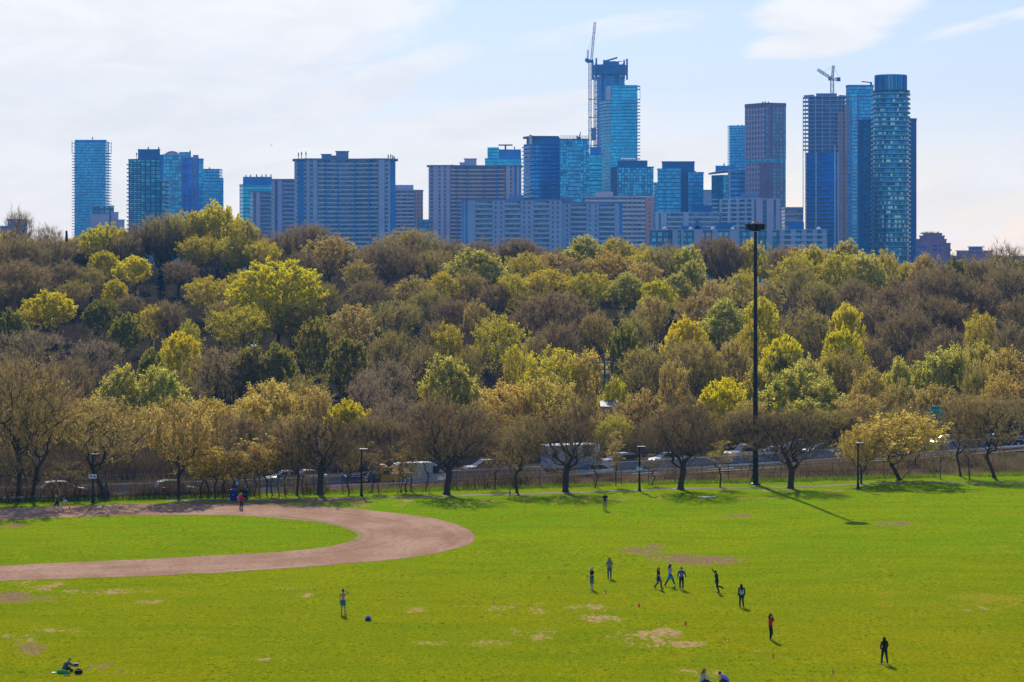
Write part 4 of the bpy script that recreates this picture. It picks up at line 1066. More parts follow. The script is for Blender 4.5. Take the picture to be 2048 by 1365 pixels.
# 17 white and brick block
d = 1650; B = Bld('white striped apartment block with pink brick end and rooftop room', 1250, d, name='apartment_block')
fp = [V2(1170,d), V2(1290,d), V2(1308,d+1), V2(1308,d+20), V2(1170,d+20)]; zt = Z_at(395,d); B.body('wall', fp, ZB, zt, APW)
B.bits('brick_end', [(fp[1],fp[2],.05,1,.12,.1,ZB,zt-.02)], BRK); B.ring('roof_slab', fp, .5, zt+.01, zt+.7, EDW)
B.floors('balcony', fp[0], fp[1], 0, 1, .9, zt, ZB+10, 2.9, 1.25, EDW); B.bits('divider', [(fp[0],fp[1],t,t+.008,1.1,.1,ZB,zt) for t in (.7,.78,.86,.94)], COM)
B.body('plant_room', [V2(1191,d+3),V2(1226,d+3),V2(1226,d+14),V2(1191,d+14)], zt+.75, Z_at(384,d), COW)
# 18 long low slab with five balcony bays
d = 1450; B = Bld('long low blue-grey slab block with five balcony bays in the middle of the skyline', 1084, d, name='apartment_block')
fp = [V2(923,d), V2(1124,d-2), V2(1124,d+16), V2(923,d+18)]; zt = Z_at(401,d); B.body('wall', fp, ZB-6, zt, CON)
fq = [V2(1124.5,d+3), V2(1245,d+2), V2(1245,d+18), V2(1124.5,d+18)]; zq = Z_at(407,d); B.body('right_wing_wall', fq, ZB-6, zq, CON)
B.ring('roof_slab', fp, .3, zt+.01, zt+.7, PENC); B.ring('roof_slab', fq, .3, zq+.01, zq+.7, PENC)
def fr(P, Q, px): 
    return (px-(1024+P.x*F/P.y))/((Q.x*F/Q.y)-(P.x*F/P.y))
bal = []; rec = []; win = []
for (P, Q, z, bays, cols) in [(fp[0],fp[1],zt,[(951,984),(1010,1041),(1068,1098)],[(990,993),(1001,1004),(1047,1050),(1057,1060),(1104,1107),(1114,1117)]), (fq[0],fq[1],zq,[(1142,1173),(1198,1229)],[(1133,1136),(1178,1181),(1190,1193)])]:
    for a, b_ in bays:
        rec.append((P,Q,fr(P,Q,a),fr(P,Q,b_),.1,.2,ZB-6,z-.3))  # dark panel proud of the wall, painting the shade of a recessed bay
        k = 0
        zz = z-2.9
        while zz > ZB-4: bal.append((P,Q,fr(P,Q,a),fr(P,Q,b_),1.5,-.12,zz,zz+1.0)); zz -= 2.8
    for a, b_ in cols:
        zz = z-2.2
        while zz > ZB-4: win.append((P,Q,fr(P,Q,a),fr(P,Q,b_),.07,.1,zz,zz+1.3)); zz -= 2.8
B.bits('balcony_bay', rec, APT); B.bits('balcony', bal, CON2); B.bits('window', win, PEN2)
B.bits('end_fin', [(fp[0],fp[1],fr(fp[0],fp[1],a),fr(fp[0],fp[1],b_),.3,.1,ZB,zt-.1) for a, b_ in ((925,927),(931,935))]+[(fq[0],fq[1],fr(fq[0],fq[1],1239),.999,.3,.1,ZB,zq-.1)], PEN)
for (a, b_, t) in ((1017,1047,390),(1120,1146,394)): B.body('plant_room', [V2(a,d+4),V2(b_,d+4),V2(b_,d+13),V2(a,d+13)], (zt if a < 1100 else zq)+.75, Z_at(t,d), PENC)
# 19 composite navy towers
d = 2000; B = Bld('cluster of three plain navy glass volumes left of the slim blue tower', 1360, d)
for (a, b_, t, dd, m) in ((1324,1389,324,8,PEN2),(1315,1331,339,2,GLB),(1331,1362,338,0,GLB),(1376,1407,346,1,GLB)):
    f = [V2(a,d+dd),V2(b_,d+dd),V2(b_,d+dd+20),V2(a,d+dd+20)]; B.body('volume', f, ZB, Z_at(t,d), m); B.ring('roof_edge', f, .3, Z_at(t,d)+.01, Z_at(t,d)+.7, EDG if m is GLB else m)
    if m is GLB: B.bits('edge_strip', [(f[0],f[1],0,.03,.3,.1,ZB,Z_at(t,d)-.01),(f[0],f[1],.97,1,.3,.1,ZB,Z_at(t,d)-.01),(f[0],f[1],.04,.96,.2,.1,Z_at(380,d),Z_at(380,d)+.5)], EDG)
B.masts([(1391,341,347)], MAST)
simple('narrow blue sliver of a block behind the navy cluster', 1308, 1308, 1317, 367, 2400, GLB)
simple('small slate blue block between the navy cluster and the slanted roof block', 1406, 1406, 1424, 382, 2300, CON, pmat=PENC)
# 20 slim blue tower
d = 2700; B = simple('slim plain blue tower rising left of the brown tower', 1459, 1459, 1495, 253, d, GLB, pmat=PEN, masts=[(1477,249,253),(1485,249,253)])
B.bits('pale_strip', [(B.fp[0],B.fp[1],.32,.36,.6,.1,ZB,Z_at(266,d)),(B.fp[0],B.fp[1],.36,1,.6,.1,Z_at(267,d),Z_at(266,d))], EDG); B.floors('rib', B.fp[0], B.fp[1], 0, 1, .1, Z_at(270,d), ZB+30, 6, .5, PEN)
# 21 slanted roof block
d = 1850; B = Bld('glass block with slanted overhanging roof at the foot of the brown tower', 1452, d)
fp = [V2(1423,d+14), V2(1447,d), V2(1490,d+4), V2(1490,d+26), V2(1423,d+34)]; zt = Z_at(350,d); B.body('wall', fp, ZB, zt, GLT)
B.bits('dark_front', [(fp[1],fp[2],.3,1,.2,.1,ZB,zt+3)], GLD); B.bits('pale_fin', [(fp[1],fp[2],.22,.3,1.0,.1,ZB,zt+4)], CON2)
b = MB(); P = [B.loc((V2(px,d+e).x, V2(px,d+e).y, Z_at(t,d))) for px,e,t in ((1417,12,347.5),(1447,-1,343),(1490,3,340),(1490,24,340),(1417,30,347.5))]
b.add(P+[(p[0],p[1],p[2]+.8) for p in P], [(4,3,2,1,0),(5,6,7,8,9)]+[(i,(i+1)%5,5+(i+1)%5,5+i) for i in range(5)]); b.build('slanted_roof', COM, B.e)
B.body('plant_room', [V2(1431,d+8),V2(1470,d+8),V2(1470,d+20),V2(1431,d+20)], Z_at(342,d), Z_at(331,d), PEN); B.masts([(1449,326,332)], MAST)
B.floors('balcony', fp[0], fp[1], -.1, .6, 1.6, Z_at(392,d), ZB+10, 3.1, 1.0, EDW)
# 22 brown tower
d = 2100; B = Bld('brown framed tower with tight window grid and a setback waist', 1531, d)
fp = [V2(1490,d+24), V2(1532,d), V2(1572,d+8), V2(1530,d+36)]; zt = Z_at(207,d); zm = Z_at(318,d)
B.body('upper_wall', fp, zm, zt, BRN); B.body('waist', [V2(1490.8,d+24.1), V2(1532,d+.6), V2(1571.5,d+8.5), V2(1530,d+35)], Z_at(324,d), zm-.01, GLT)
fl = [V2(1490.4,d+24), V2(1532,d+.3), V2(1571.5,d+8.2), V2(1530,d+35.5)]; B.body('lower_wall', fl, ZB, Z_at(324,d)-.01, BRN)
B.bits('window_screen', [(fp[0],fp[1],.0,.97,.25,-.05,zm+.2,zt-3)], BRP); B.bits('window_screen', [(fl[0],fl[1],.0,.72,.25,-.05,ZB,Z_at(325,d))], BRP)
BP = plain('brown_panel', (.30,.18,.28), .7, scale=.1); B.bits('blank_panel', [(fl[0],fl[1],.74,1,.3,.1,ZB,Z_at(325,d)),(fl[1],fl[2],0,.34,.3,.1,ZB,Z_at(325,d)),(fp[1],fp[2],.22,.33,.25,.1,zm,zt-2)], BP)
B.bits('roof_band', [(fp[0],fp[1],0,1,.4,.1,zt-2.4,zt+.6),(fp[1],fp[2],0.003,1,.4,.1,zt-2.4,zt+.6)], BP)
B.masts([(1526,203,207),(1531,202,206),(1538,203,207)], MAST, r=.3)
# 23 white mauve slab and low ones
d = 1600; B = Bld('pale slab block with open balconies and blank mauve end wall below the brown tower', 1502, d, name='apartment_block')
fp = [V2(1443,d+24), V2(1512,d), V2(1560,d+6), V2(1560,d+24), V2(1443,d+44)]; zt = Z_at(399,d); B.body('wall', fp, ZB, zt, APT); B.ring('roof_slab', fp, .4, zt+.01, zt+.7, COM)
B.floors('balcony', fp[0], fp[1], 0, .95, 1.5, zt, ZB+8, 2.9, 1.0, CON2); B.bits('divider', [(fp[0],fp[1],t,t+.03,1.8,.1,ZB,zt-.02) for t in (.0,.24,.27,.5,.74,.93)], CON2)
B.bits('end_wall', [(fp[1],fp[2],0,.27,.4,.1,ZB,zt-.01),(fp[1],fp[2],.44,.72,.4,.1,ZB,zt-.01),(fp[1],fp[2],.82,1,.4,.1,ZB,zt-.01)], COM); B.floors('window', fp[1], fp[2], .3, .42, .1, zt, ZB+8, 2.9, 1.4, PEN2)
B.body('plant_room', [V2(1482,d+10),V2(1516,d+8),V2(1516,d+18),V2(1482,d+18)], zt+.75, Z_at(387,d), PENC)
d = 1500; B = Bld('low pale striped slab block with rooftop house below the navy cluster', 1376, d, name='apartment_block')
fp = [V2(1311,d), V2(1442,d+2), V2(1442,d+20), V2(1311,d+18)]; zt = Z_at(427,d); B.body('wall', fp, ZB, zt, APT); B.ring('roof_slab', fp, .5, zt+.01, zt+.7, CON)
B.floors('balcony', fp[0], fp[1], .18, .97, 1.2, zt, ZB+5, 2.8, 1.0, CON2); B.bits('end_wall', [(fp[0],fp[1],0,.05,.3,.1,ZB,zt-.01),(fp[0],fp[1],.08,.17,.5,.1,ZB,zt-.01),(fp[0],fp[1],.42,.5,1.5,.1,ZB,zt-.01)], CON)
B.body('plant_room', [V2(1382,d+4),V2(1424,d+4),V2(1424,d+12),V2(1382,d+12)], zt+.75, Z_at(411,d), PEN2)
d = 1320; B = Bld('very long lowrise blue block with balconies just above the treetops', 1480, d, name='apartment_block')
fp = [V2(1300,d+4), V2(1342,d+4), V2(1345,d), V2(1560,d+2), V2(1654,d-8), V2(1654,d+14), V2(1300,d+18)]; zt = Z_at(461,d); B.body('wall', fp, ZB-8, zt, LOW); B.ring('roof_edge', fp, .3, zt+.01, zt+.5, CON)
B.bits('wall_bay', [(fp[2],fp[3],t,t+w,.3,.1,ZB-8,zt-.01) for t,w in ((.0,.05),(.08,.02),(.2,.08),(.37,.05),(.53,.09),(.72,.07),(.88,.05))]+[(fp[3],fp[4],t,t+.1,.5,.1,ZB-8,zt-.01) for t in (0,.24,.47,.7,.9)], CON)
B.floors('balcony', fp[3], fp[4], 0, 1, .9, zt, ZB-6, 2.8, .9, CON2)
for (a, b_, t) in ((1362,1405,452),(1391,1398,440),(1433,1466,446),(1576,1608,444)): B.body('plant_room', [V2(a,d+8),V2(b_,d+8),V2(b_,d+15),V2(a,d+15)], zt+.55, Z_at(t,d), PEN2)
for i, px in enumerate((1331,1383,1427,1467,1640)):
    b = MB(); x = X_at(px,d)-B.o.x; b.lathe([(1.2,0),(1.2,.5),(.8,1.0),(.1,1.3)], 8, (x, 5, zt+.52-B.o.z)); b.build('roof_vent', EDW, B.e)
B = simple('low beige block between the brown tower and the construction tower', 1570, 1570, 1606, 417, 1900, APW, pmat=COW, name='apartment_block'); B.floors('floor_line', B.fp[0], B.fp[1], 0, 1, .4, B.zt, ZB+15, 5, 1.6, COW)
# 24 construction tower
d = 1950; B = Bld('unfinished concrete tower with open skeletal upper floors under the yellow-grey crane', 1652, d)
fp = [V2(1612,d+8), V2(1632,d), V2(1674,d), V2(1699,d+9), V2(1699,d+28), V2(1612,d+30)]; zt = Z_at(193,d); zg = Z_at(305,d)
B.body('wall', fp, ZB, zg, GLD); 
core = [V2(1617,d+9), V2(1635,d+3), V2(1672,d+3), V2(1690,d+10), V2(1690,d+24), V2(1617,d+26)]; B.body('bare_core', core, zg+.01, zt-1, PENC)
z = zt; k = 0
fbig = [V2(1605.5,d+9), V2(1630,d-1.5), V2(1676,d-1.5), V2(1699,d+8), V2(1699,d+28), V2(1605.5,d+30)]
while z > ZB+25:
    B.ring('floor_slab', fbig if z > zg else fp, .0 if z > zg else .6, z-.4, z, EDG if z < zg else CON); z -= 3.15
cols = []
for px, e in ((1606.3,9.5),(1611,7),(1617,4.6),(1631,-1),(1645,-1),(1660,-1),(1676,-1),(1684,2.4),(1692,5.6),(1698.3,8.4)):
    P = V2(px-.6,d+e); Q = V2(px+.6,d+e); cols.append((P,Q,0,1,0,.8,ZB if px < 1613 else zg, zt-.4))
B.bits('column', cols, CON)
B.bits('pier', [(V2(1631,d-.7),V2(1633,d-.7),0,1,.3,.4,ZB,zg),(V2(1668,d-.7),V2(1671,d-.7),0,1,.3,.4,ZB,Z_at(292,d)),(V2(1675,d-.2),V2(1677,d+.4),0,1,.3,.4,ZB,zg)], CON2)
SAL = plain('timber_hoarding', (.60,.34,.30), .8, scale=.1)
B.bits('hoarding', [(V2(1677,d+1),V2(1686,d+4),0,1,.2,.2,ZB,zt-12),(V2(1689,d+5),V2(1696,d+7.5),0,1,.2,.2,ZB,zt-6),(V2(1634,d+1),V2(1644,d+1),0,1,.1,.1,Z_at(228,d),Z_at(222,d)),(V2(1650,d+1),V2(1658,d+1),0,1,.1,.1,Z_at(215,d),Z_at(210,d))], SAL)
B.bits('parapet_board', [(fbig[0],fbig[1],.1,.9,0,.3,zt,zt+1.3),(fbig[1],fbig[2],.05,.95,0,.3,zt,zt+2.2),(fbig[2],fbig[3],.1,.9,0,.3,zt,zt+1.0)], PENC)
# 25
d = 2150; B = Bld('plain blue tower between the construction tower and the round tower', 1718, d)
fp = [V2(1692,d+6), V2(1699,d), V2(1747,d+1), V2(1747,d+26), V2(1692,d+30)]; zt = Z_at(172,d); B.body('wall', fp, ZB, zt, GLB); B.ring('roof_edge', fp, .3, zt+.01, zt+.8, PEN)
B.bits('pale_strip', [(fp[1],fp[2],0,.1,.4,.1,ZB,Z_at(200,d)),(fp[1],fp[2],.33,.42,.5,.1,ZB,Z_at(182,d)),(fp[1],fp[2],.42,1,.5,.1,Z_at(184,d),Z_at(182,d))], EDG); B.floors('balcony', fp[1], fp[2], .45, 1, 1.0, Z_at(186,d), ZB+20, 3.2, .8, EDG)
B.floors('left_balcony', fp[1], fp[2], .12, .3, 1.0, Z_at(186,d), ZB+20, 3.2, .6, EDW)
b = MB(); x = X_at(1745,d)-B.o.x; z = zt+.8-B.o.z; b.box(x-.8,x+.8,8,9.6,z,z+3); b.tube((x,9,z+2.6),(x-8,9,z+3.4),.5,n=5); b.build('roof_davit', MAST, B.e)
# 26 dark shoulders and the round tower
d = 1780; B = Bld('dark navy slab tower standing close behind the round tower', 1775, d)
for (a, b_, t, dd, m) in ((1716,1735,240,6,PEN2),(1727,1748,240,3,GLT),(1815,1833,238,3,PEN2)):
    f = [V2(a,d+dd),V2(b_,d+dd),V2(b_,d+26),V2(a,d+26)]; B.body('shoulder', f, ZB, Z_at(t,d), m); B.ring('shoulder_roof', f, .2, Z_at(t,d)+.01, Z_at(t,d)+.5, m)
    if m is GLT: B.floors('balcony', f[0], f[1], .2, 1, 1.0, Z_at(t,d)-2, ZB+15, 3.2, 1.0, PEN2)
fb = [V2(1735,d+14),V2(1815,d+14),V2(1815,d+26),V2(1735,d+26)]; B.body('middle', fb, ZB, Z_at(242,d), PEN2)
d = 1720
GLR = facade('round_tower_glass', (.02,.14,.34), (.006,.07,.15), 1.5, 3.2, .10, .12, .8, metal=.9, rough=.12, alt=(.30,.5,.6), altp=.18)
B = Bld('round dark teal glass tower with ring balconies and a drum-shaped crown', 1781, d)
c = V2(1781.5, d+14.5); r = (X_at(1820,d)-X_at(1743,d))/2
def circ(r, n=48): return [c+Vector((r*math.cos(2*PI*i/n), r*math.sin(2*PI*i/n), 0)) for i in range(n)]
zt = Z_at(183,d); B.body('wall', circ(r-1.0), ZB-6, zt, GLR)
RNGM = plain('ring_balcony_navy', (.008,.07,.14), .35, .5, scale=.3); RNG2 = plain('ring_glass_rail', (.04,.24,.38), .15, .9, scale=.3)
z = zt-1.5
while z > ZB+2:
    b = MB(); pts = circ(r+.35); b.prism([B.loc((p.x,p.y,0))[:2] for p in pts], z-.55-B.o.z, z-B.o.z); b.build('ring_balcony', RNGM, B.e, loc=None)
    rb = MB(); n = 48
    po = [B.loc((p.x,p.y,0))[:2] for p in circ(r+.3)]; pi_ = [B.loc((p.x,p.y,0))[:2] for p in circ(r+.15)]
    vs = [(*p, z+.02-B.o.z) for p in po]+[(*p, z+.8-B.o.z) for p in po]+[(*p, z+.8-B.o.z) for p in pi_]+[(*p, z+.02-B.o.z) for p in pi_]
    rb.add(vs, [(k*n+i, k*n+(i+1)%n, ((k+1)%4)*n+(i+1)%n, ((k+1)%4)*n+i) for k in range(4) for i in range(n)]); rb.build('glass_rail', RNG2, B.e)
    z -= 3.2
B.ring('crown_ledge', circ(r-.6), .6, zt+.01, zt+1.3, RNGM)
DRM = facade('drum_cladding', (.03,.22,.34), (.10,.12,.22), 2.4, 30.0, .35, .02, .6, metal=.7)
B.body('crown_drum', circ(r-2.6), zt+1.32, Z_at(150,d), DRM); B.ring('crown_ring', circ(r-2.6), .4, Z_at(150,d)+.01, Z_at(148,d), PEN)
b = MB()
for i in range(36):
    t = 2*PI*i/36; p = c+Vector(((r-2.3)*math.cos(t), (r-2.3)*math.sin(t), 0)); q = B.loc((p.x,p.y,0)); b.box(q[0]-.25,q[0]+.25,q[1]-.25,q[1]+.25,zt+1.34-B.o.z,Z_at(150,d)-B.o.z)
b.build('crown_fins', PEN, B.e)
# 27 right side mauve blocks
d = 1150; B = Bld('stepped mauve apartment block right of the round tower', 1866, d, name='apartment_block')
BRW = plain('mauve_brick', (.40,.32,.50), .85, scale=.3)
for (a, b_, t, dd) in ((1832,1893,480,1),(1839,1889,473,2),(1846,1884,468,3),(1893,1901,488,2)):
    f = [V2(a,d+dd),V2(b_,d+dd),V2(b_,d+16),V2(a,d+16)]; B.body('wall', f, ZB-12, Z_at(t,d), BRW); B.ring('roof_edge', f, .2, Z_at(t,d)+.01, Z_at(t,d)+.4, BRW)
f = [V2(1832,d+1),V2(1893,d+1)]; B.floors('balcony', f[0], f[1], .02, .32, .8, Z_at(482,d), ZB-10, 2.8, .9, PEN)
B.bits('window', [(f[0],f[1],t,t+.06,.06,.1,Z_at(494+8*k,d),Z_at(490+8*k,d)) for t in (.55,.62,.76) for k in range(2)], PEN2)
B.floors('end_balcony', V2(1893,d+2), V2(1901,d+2), .9, 1.25, .5, Z_at(490,d), ZB-10, 2.8, .8, BRW)
b = MB()
for i in range(14): x = X_at(1847+i*2.7,d)-B.o.x; b.tube((x,8,Z_at(468,d)-B.o.z),(x+.4,8,Z_at(468,d)-B.o.z+random.uniform(.4,1.4)),.45,.1,n=4)
b.build('roof_planting', plain('roof_green', (.05,.07,.03), .9), B.e)
d = 1100; B = Bld('low mauve block with roof box near the right edge', 1949, d, name='apartment_block')
for (a, b_, t, dd, m) in ((1913,1985,503,2,BRW),(1937,1965,495,4,PENC)):
    f = [V2(a,d+dd),V2(b_,d+dd),V2(b_,d+14),V2(a,d+14)]; B.body('wall' if m is BRW else 'plant_room', f, ZB-12, Z_at(t,d), m); B.ring('roof_edge', f, .5, Z_at(t,d)+.01, Z_at(t,d)+.4, COM)
B.floors('balcony', V2(1913,d+2), V2(1985,d+2), -.02, .1, .8, Z_at(504,d), ZB-10, 2.8, .9, BRW)

# cranes
def lattice(b, p, q, w, step, r, loc):
    p = Vector(p); q = Vector(q); a = (q-p); Ln = a.length; a.normalize()
    up = Vector((0,1,0)); u = a.cross(up).normalized(); v = up
    n = max(2, int(Ln/step)); cs = [(u*sx+v*sy)*w/2 for sx, sy in ((-1,-1),(1,-1),(1,1),(-1,1))]
    for c_ in cs: b.tube(p+c_, q+c_, r, n=4)
    for i in range(n):
        A = p+a*(Ln*i/n); Bq = p+a*(Ln*(i+1)/n)
        for k in range(4):
            b.tube(A+cs[k], Bq+cs[(k+1)%4], r*.7, n=3); b.tube(A+cs[k], A+cs[(k+1)%4], r*.7, n=3)
d = 2500; e = empty('tower_crane', (X_at(1180,d), d, ZB), 'tall luffing tower crane with raised jib beside the unfinished skyscraper', 'crane')
zc = Z_at(126,d)-ZB
b = MB(); lattice(b, (0,0,0), (0,0,zc), 2.6, 6, .35, None); b.build('mast', CRN, e)
for y in (200,236,262,292,335): b = MB(); b.box(-1.5, X_at(1197,d)-X_at(1180,d), -1, 1, Z_at(y,d)-ZB, Z_at(y,d)-ZB+.6); b.build('tie_bar', MAST, e)
b = MB(); b.box(-3.4,3.4,-2,2,zc,zc+3); b.box(-5,-1,-1.5,1.5,zc+1,zc+4.2); b.build('slewing_deck', PEN2, e)
b = MB(); lattice(b, (1.5,0,zc+3), (X_at(1190,d)-X_at(1180,d),0,Z_at(44,d)-ZB), 2.0, 5, .32, None); b.build('jib', CRN, e)
b = MB(); lattice(b, (-2.5,0,zc+3), (-1.8,0,Z_at(100,d)-ZB), 1.6, 4, .3, None); b.tube((-1.8,0,Z_at(100,d)-ZB),(X_at(1187.5,d)-X_at(1180,d),0,Z_at(65,d)-ZB),.14,n=4); b.build('a_frame', CRN, e)
d = 1960; e = empty('tower_crane', (X_at(1667,d), d+8, ZB), 'flat jib tower crane standing on top of the construction tower', 'crane')
z0 = Z_at(193,d)-ZB; zc = Z_at(157,d)-ZB
b = MB(); lattice(b, (0,0,z0-8), (0,0,zc), 2.4, 4, .3, None); b.build('mast', CRN, e)
b = MB(); lattice(b, (0,0,zc), (1,0,Z_at(130,d)-ZB), 1.5, 3, .3, None); b.tube((1,0,Z_at(130,d)-ZB),(-9,0,zc+4),.12,n=4); b.tube((1,0,Z_at(130,d)-ZB),(6,0,zc),.12,n=4); b.build('tower_head', CRN, e)
b = MB(); lattice(b, (-1,0,zc+.6), (X_at(1637.5,d)-X_at(1667,d),0,Z_at(138,d)-ZB), 1.7, 2.5, .3, None); b.build('jib', CRN, e)
b = MB(); lattice(b, (0,0,zc), (6,0,zc-.5), 1.7, 2.5, .3, None); b.build('counter_jib', CRN, e)
b = MB(); b.box(3.6,6.4,-1.2,1.2,zc-1.8,zc+1.2); b.build('counterweight', PEN2, e)
b = MB(); b.box(-3,-.6,-1,1,zc-1.2,zc+1.2); b.build('cab', MAST, e)
# ---------------------------------------------------------------- vehicles
def prof_body(name, prof, hw, mat, parent, inset=.9, bev=.14, mi=None):
    """side outline (x,z) lofted across the width with pulled-in flanks"""
    cx = sum(p[0] for p in prof)/len(prof); cz = sum(p[1] for p in prof)/len(prof)
    def ring(y, s): return [(cx+(x-cx)*(1-(1-s)*.25), y, cz+(z-cz)*s) for x, z in prof]
    rows = [ring(-hw, inset), ring(-hw+bev, 1), ring(hw-bev, 1), ring(hw, inset)]
    n = len(prof); vs = sum(rows, []); fs = []
    for k in range(3):
        for i in range(n): fs.append((k*n+i, k*n+(i+1)%n, (k+1)*n+(i+1)%n, (k+1)*n+i))
    fs.append(tuple(range(n-1,-1,-1))); fs.append(tuple(range(3*n, 4*n)))
    me = mesh(name, vs, fs, mat); o = link(name, me, parent)
    bm = bmesh.new(); bm.from_mesh(me); bmesh.ops.recalc_face_normals(bm, faces=bm.faces); bm.to_mesh(me); bm.free()
    return o
def wheels(e, xs, hw, r=.34, w=.22):
    for x in xs:
        for s in (-1, 1):
            b = MB(); y = s*(hw-w/2-.02)
            b.tube((x,y-w/2,r),(x,y+w/2,r), r, n=18); o = b.build('wheel', RUBBER, e)
            b = MB(); yy = s*(hw+.0); b.tube((x,yy-.03,r),(x,yy+.0,r), r*.62, n=14); b.build('rim', RIM, o)
def lights(e, xf, xr, hw, zf, zr):
    HL = plain('headlamp_glass', (.8,.8,.8), .05, .3); TL = plain('tail_lamp_red', (.45,.01,.01), .2)
    for s in (-1,1):
        b = MB(); b.box(xf-.12,xf+.03,s*hw*.55,s*hw*.93,zf-.08,zf+.08) if s>0 else b.box(xf-.12,xf+.03,-hw*.93,-hw*.55,zf-.08,zf+.08); b.build('headlight', HL, e)
        b = MB(); y0,y1 = sorted((s*hw*.6,s*hw*.93)); b.box(xr-.03,xr+.12,y0,y1,zr-.12,zr+.12); b.build('tail_light', TL, e)
def car(kind, label, col, X, s, left, h_off=0, cat='car', Lk=1.0):
    """on the highway at across-road offset s; nose to the left or right"""
    p = rail_pt(X, s); name = {'suv':'parked_car'}.get('', {'sedan':'sedan_car','suv':'sport_utility_car','van':'cargo_van','pickup':'pickup_truck'}[kind])
    e = empty(name, p, label, cat, 'vehicles on the highway', R(22.5)+(PI if left else 0))
    M = car_paint('paint_%02x%02x%02x' % tuple(int(c*255) for c in col), col)
    if kind == 'sedan':
        hw = .9; lo = [(-2.25,.3),(-2.3,.6),(-2.2,.92),(-1.3,.98),(.75,.95),(1.9,.78),(2.25,.6),(2.3,.35),(2.1,.25),(-2.1,.25)]
        cab = [(-1.75,.93),(-1.0,1.36),(-.3,1.43),(.3,1.38),(1.15,.9)]; roof = [(-1.05,1.36),(-.3,1.455),(.32,1.40),(.25,1.36),(-.3,1.40),(-.9,1.33)]; wx = (-1.4,1.42); ln = (2.28,-2.28,.66,.75)
    elif kind == 'suv':
        hw = .95; lo = [(-2.3,.35),(-2.38,.7),(-2.32,1.05),(.8,1.08),(1.95,.98),(2.3,.75),(2.35,.4),(2.15,.3),(-2.15,.3)]
        cab = [(-2.28,1.04),(-1.9,1.62),(-1.0,1.70),(.1,1.64),(1.1,1.05)]; roof = [(-2.0,1.62),(-1.0,1.74),(.15,1.68),(.05,1.63),(-1.0,1.68),(-1.8,1.58)]; wx = (-1.45,1.45); ln = (2.33,-2.36,.82,.95)
    elif kind == 'van':
        hw = 1.0; lo = [(-2.9,.35),(-2.95,2.45),(-2.7,2.6),(1.0,2.6),(1.45,2.4),(2.1,1.45),(2.85,1.2),(3.0,.9),(3.0,.4),(2.8,.3),(-2.7,.3)]
        cab = [(1.0,1.35),(1.0,2.2),(1.5,2.25),(2.1,1.5),(2.0,1.3)]; roof = None; wx = (-1.8,2.0); ln = (2.98,-2.93,.85,1.3)
    else:
        hw = .98; lo = [(-2.8,.5),(-2.82,1.12),(-.6,1.12),(-.6,1.08),(1.0,1.1),(2.4,1.05),(2.75,.85),(2.8,.5),(2.6,.4),(-2.6,.4)]
        cab = [(-.75,1.08),(-.6,1.75),(.0,1.84),(.55,1.80),(1.25,1.08)]; roof = [(-.68,1.76),(0,1.88),(.6,1.84),(.5,1.79),(0,1.82),(-.6,1.72)]; wx = (-1.85,1.75); ln = (2.78,-2.8,.88,.95)
    prof_body('body', lo, hw, M, e)
    prof_body('windows', cab, hw-.12 if kind != 'van' else hw+.012, GLASS, e, inset=.86 if kind != 'van' else .97, bev=.2 if kind != 'van' else .05)
    if roof: prof_body('roof', roof, hw-.2, M, e, inset=.96)
    wheels(e, wx, hw, .34 if kind == 'sedan' else .38); lights(e, ln[0], ln[1], hw, ln[2], ln[3])
    b = MB()
    for s_ in (-1,1): b.box((.75 if kind != 'van' else 1.7), (.95 if kind != 'van' else 1.9), min(s_*hw,s_*(hw+.2)), max(s_*hw,s_*(hw+.2)), .98+(.5 if kind == 'van' else 0), 1.12+(.6 if kind == 'van' else 0))
    b.build('mirrors', M, e)
    return e
def Xr(px, s):   # road X where the lane at offset s crosses photo column px
    X = 0
    for _ in range(30):
        p = rail_pt(X, s); X += (px-(1024+p.x*F/p.y))*p.y/F*.8
    return X
NEAR1, NEAR2, FAR1, FAR2 = 2.2, 5.6, 11.3, 14.8
car('suv','dusty grey car with glinting nose at the far left of the highway',(.20,.19,.19),Xr(128,NEAR2),NEAR2,False)
car('suv','silver-blue car passing behind the brown tree near the orange traffic barrel',(.34,.42,.50),Xr(352,NEAR1),NEAR1,False)
car('van','tall white cargo van driving right beside the dark round tree',(.62,.66,.82),Xr(842,NEAR1),NEAR1,False,cat='van')
car('suv','long dark blue sport utility car right of the white cargo van',(.03,.04,.07),Xr(965,FAR1),FAR1,True)
car('sedan','low silver car with bright glinting roof in front of the box truck',(.45,.47,.50),Xr(1186,NEAR1),NEAR1,True)
car('suv','dark rounded car directly ahead of the box truck',(.015,.02,.05),Xr(1236,FAR1),FAR1,True)
car('sedan','silver car glinting through the branches left of the floodlight mast',(.40,.42,.45),Xr(1333,FAR1),FAR1,True)
car('pickup','pale pickup truck left of the floodlight mast',(.45,.50,.60),Xr(1492,FAR1),FAR1,True,cat='truck')
car('sedan','silver car just right of the floodlight mast',(.40,.46,.55),Xr(1545,FAR1),FAR1,True)
car('suv','blue car half hidden behind the dark round tree right of the mast',(.05,.12,.25),Xr(1590,FAR2),FAR2,True)
car('sedan','dark car with bright bonnet right of the dark round tree near the mast',(.10,.12,.15),Xr(1640,FAR1),FAR1,True)
car('sedan','dark car glimpsed through the golden-leaved tree',(.05,.06,.07),Xr(1820,FAR1),FAR1,True)
car('sedan','silver car with bright windscreen below the green highway sign',(.36,.38,.42),Xr(1895,FAR1),FAR1,True)
car('suv','dark car with roof rails at the right edge of the highway',(.03,.035,.045),Xr(2008,NEAR2),NEAR2,False)
car('sedan','small dark car seen between thin trunks left of the tow truck',(.06,.07,.09),Xr(568,FAR1),FAR1,True)
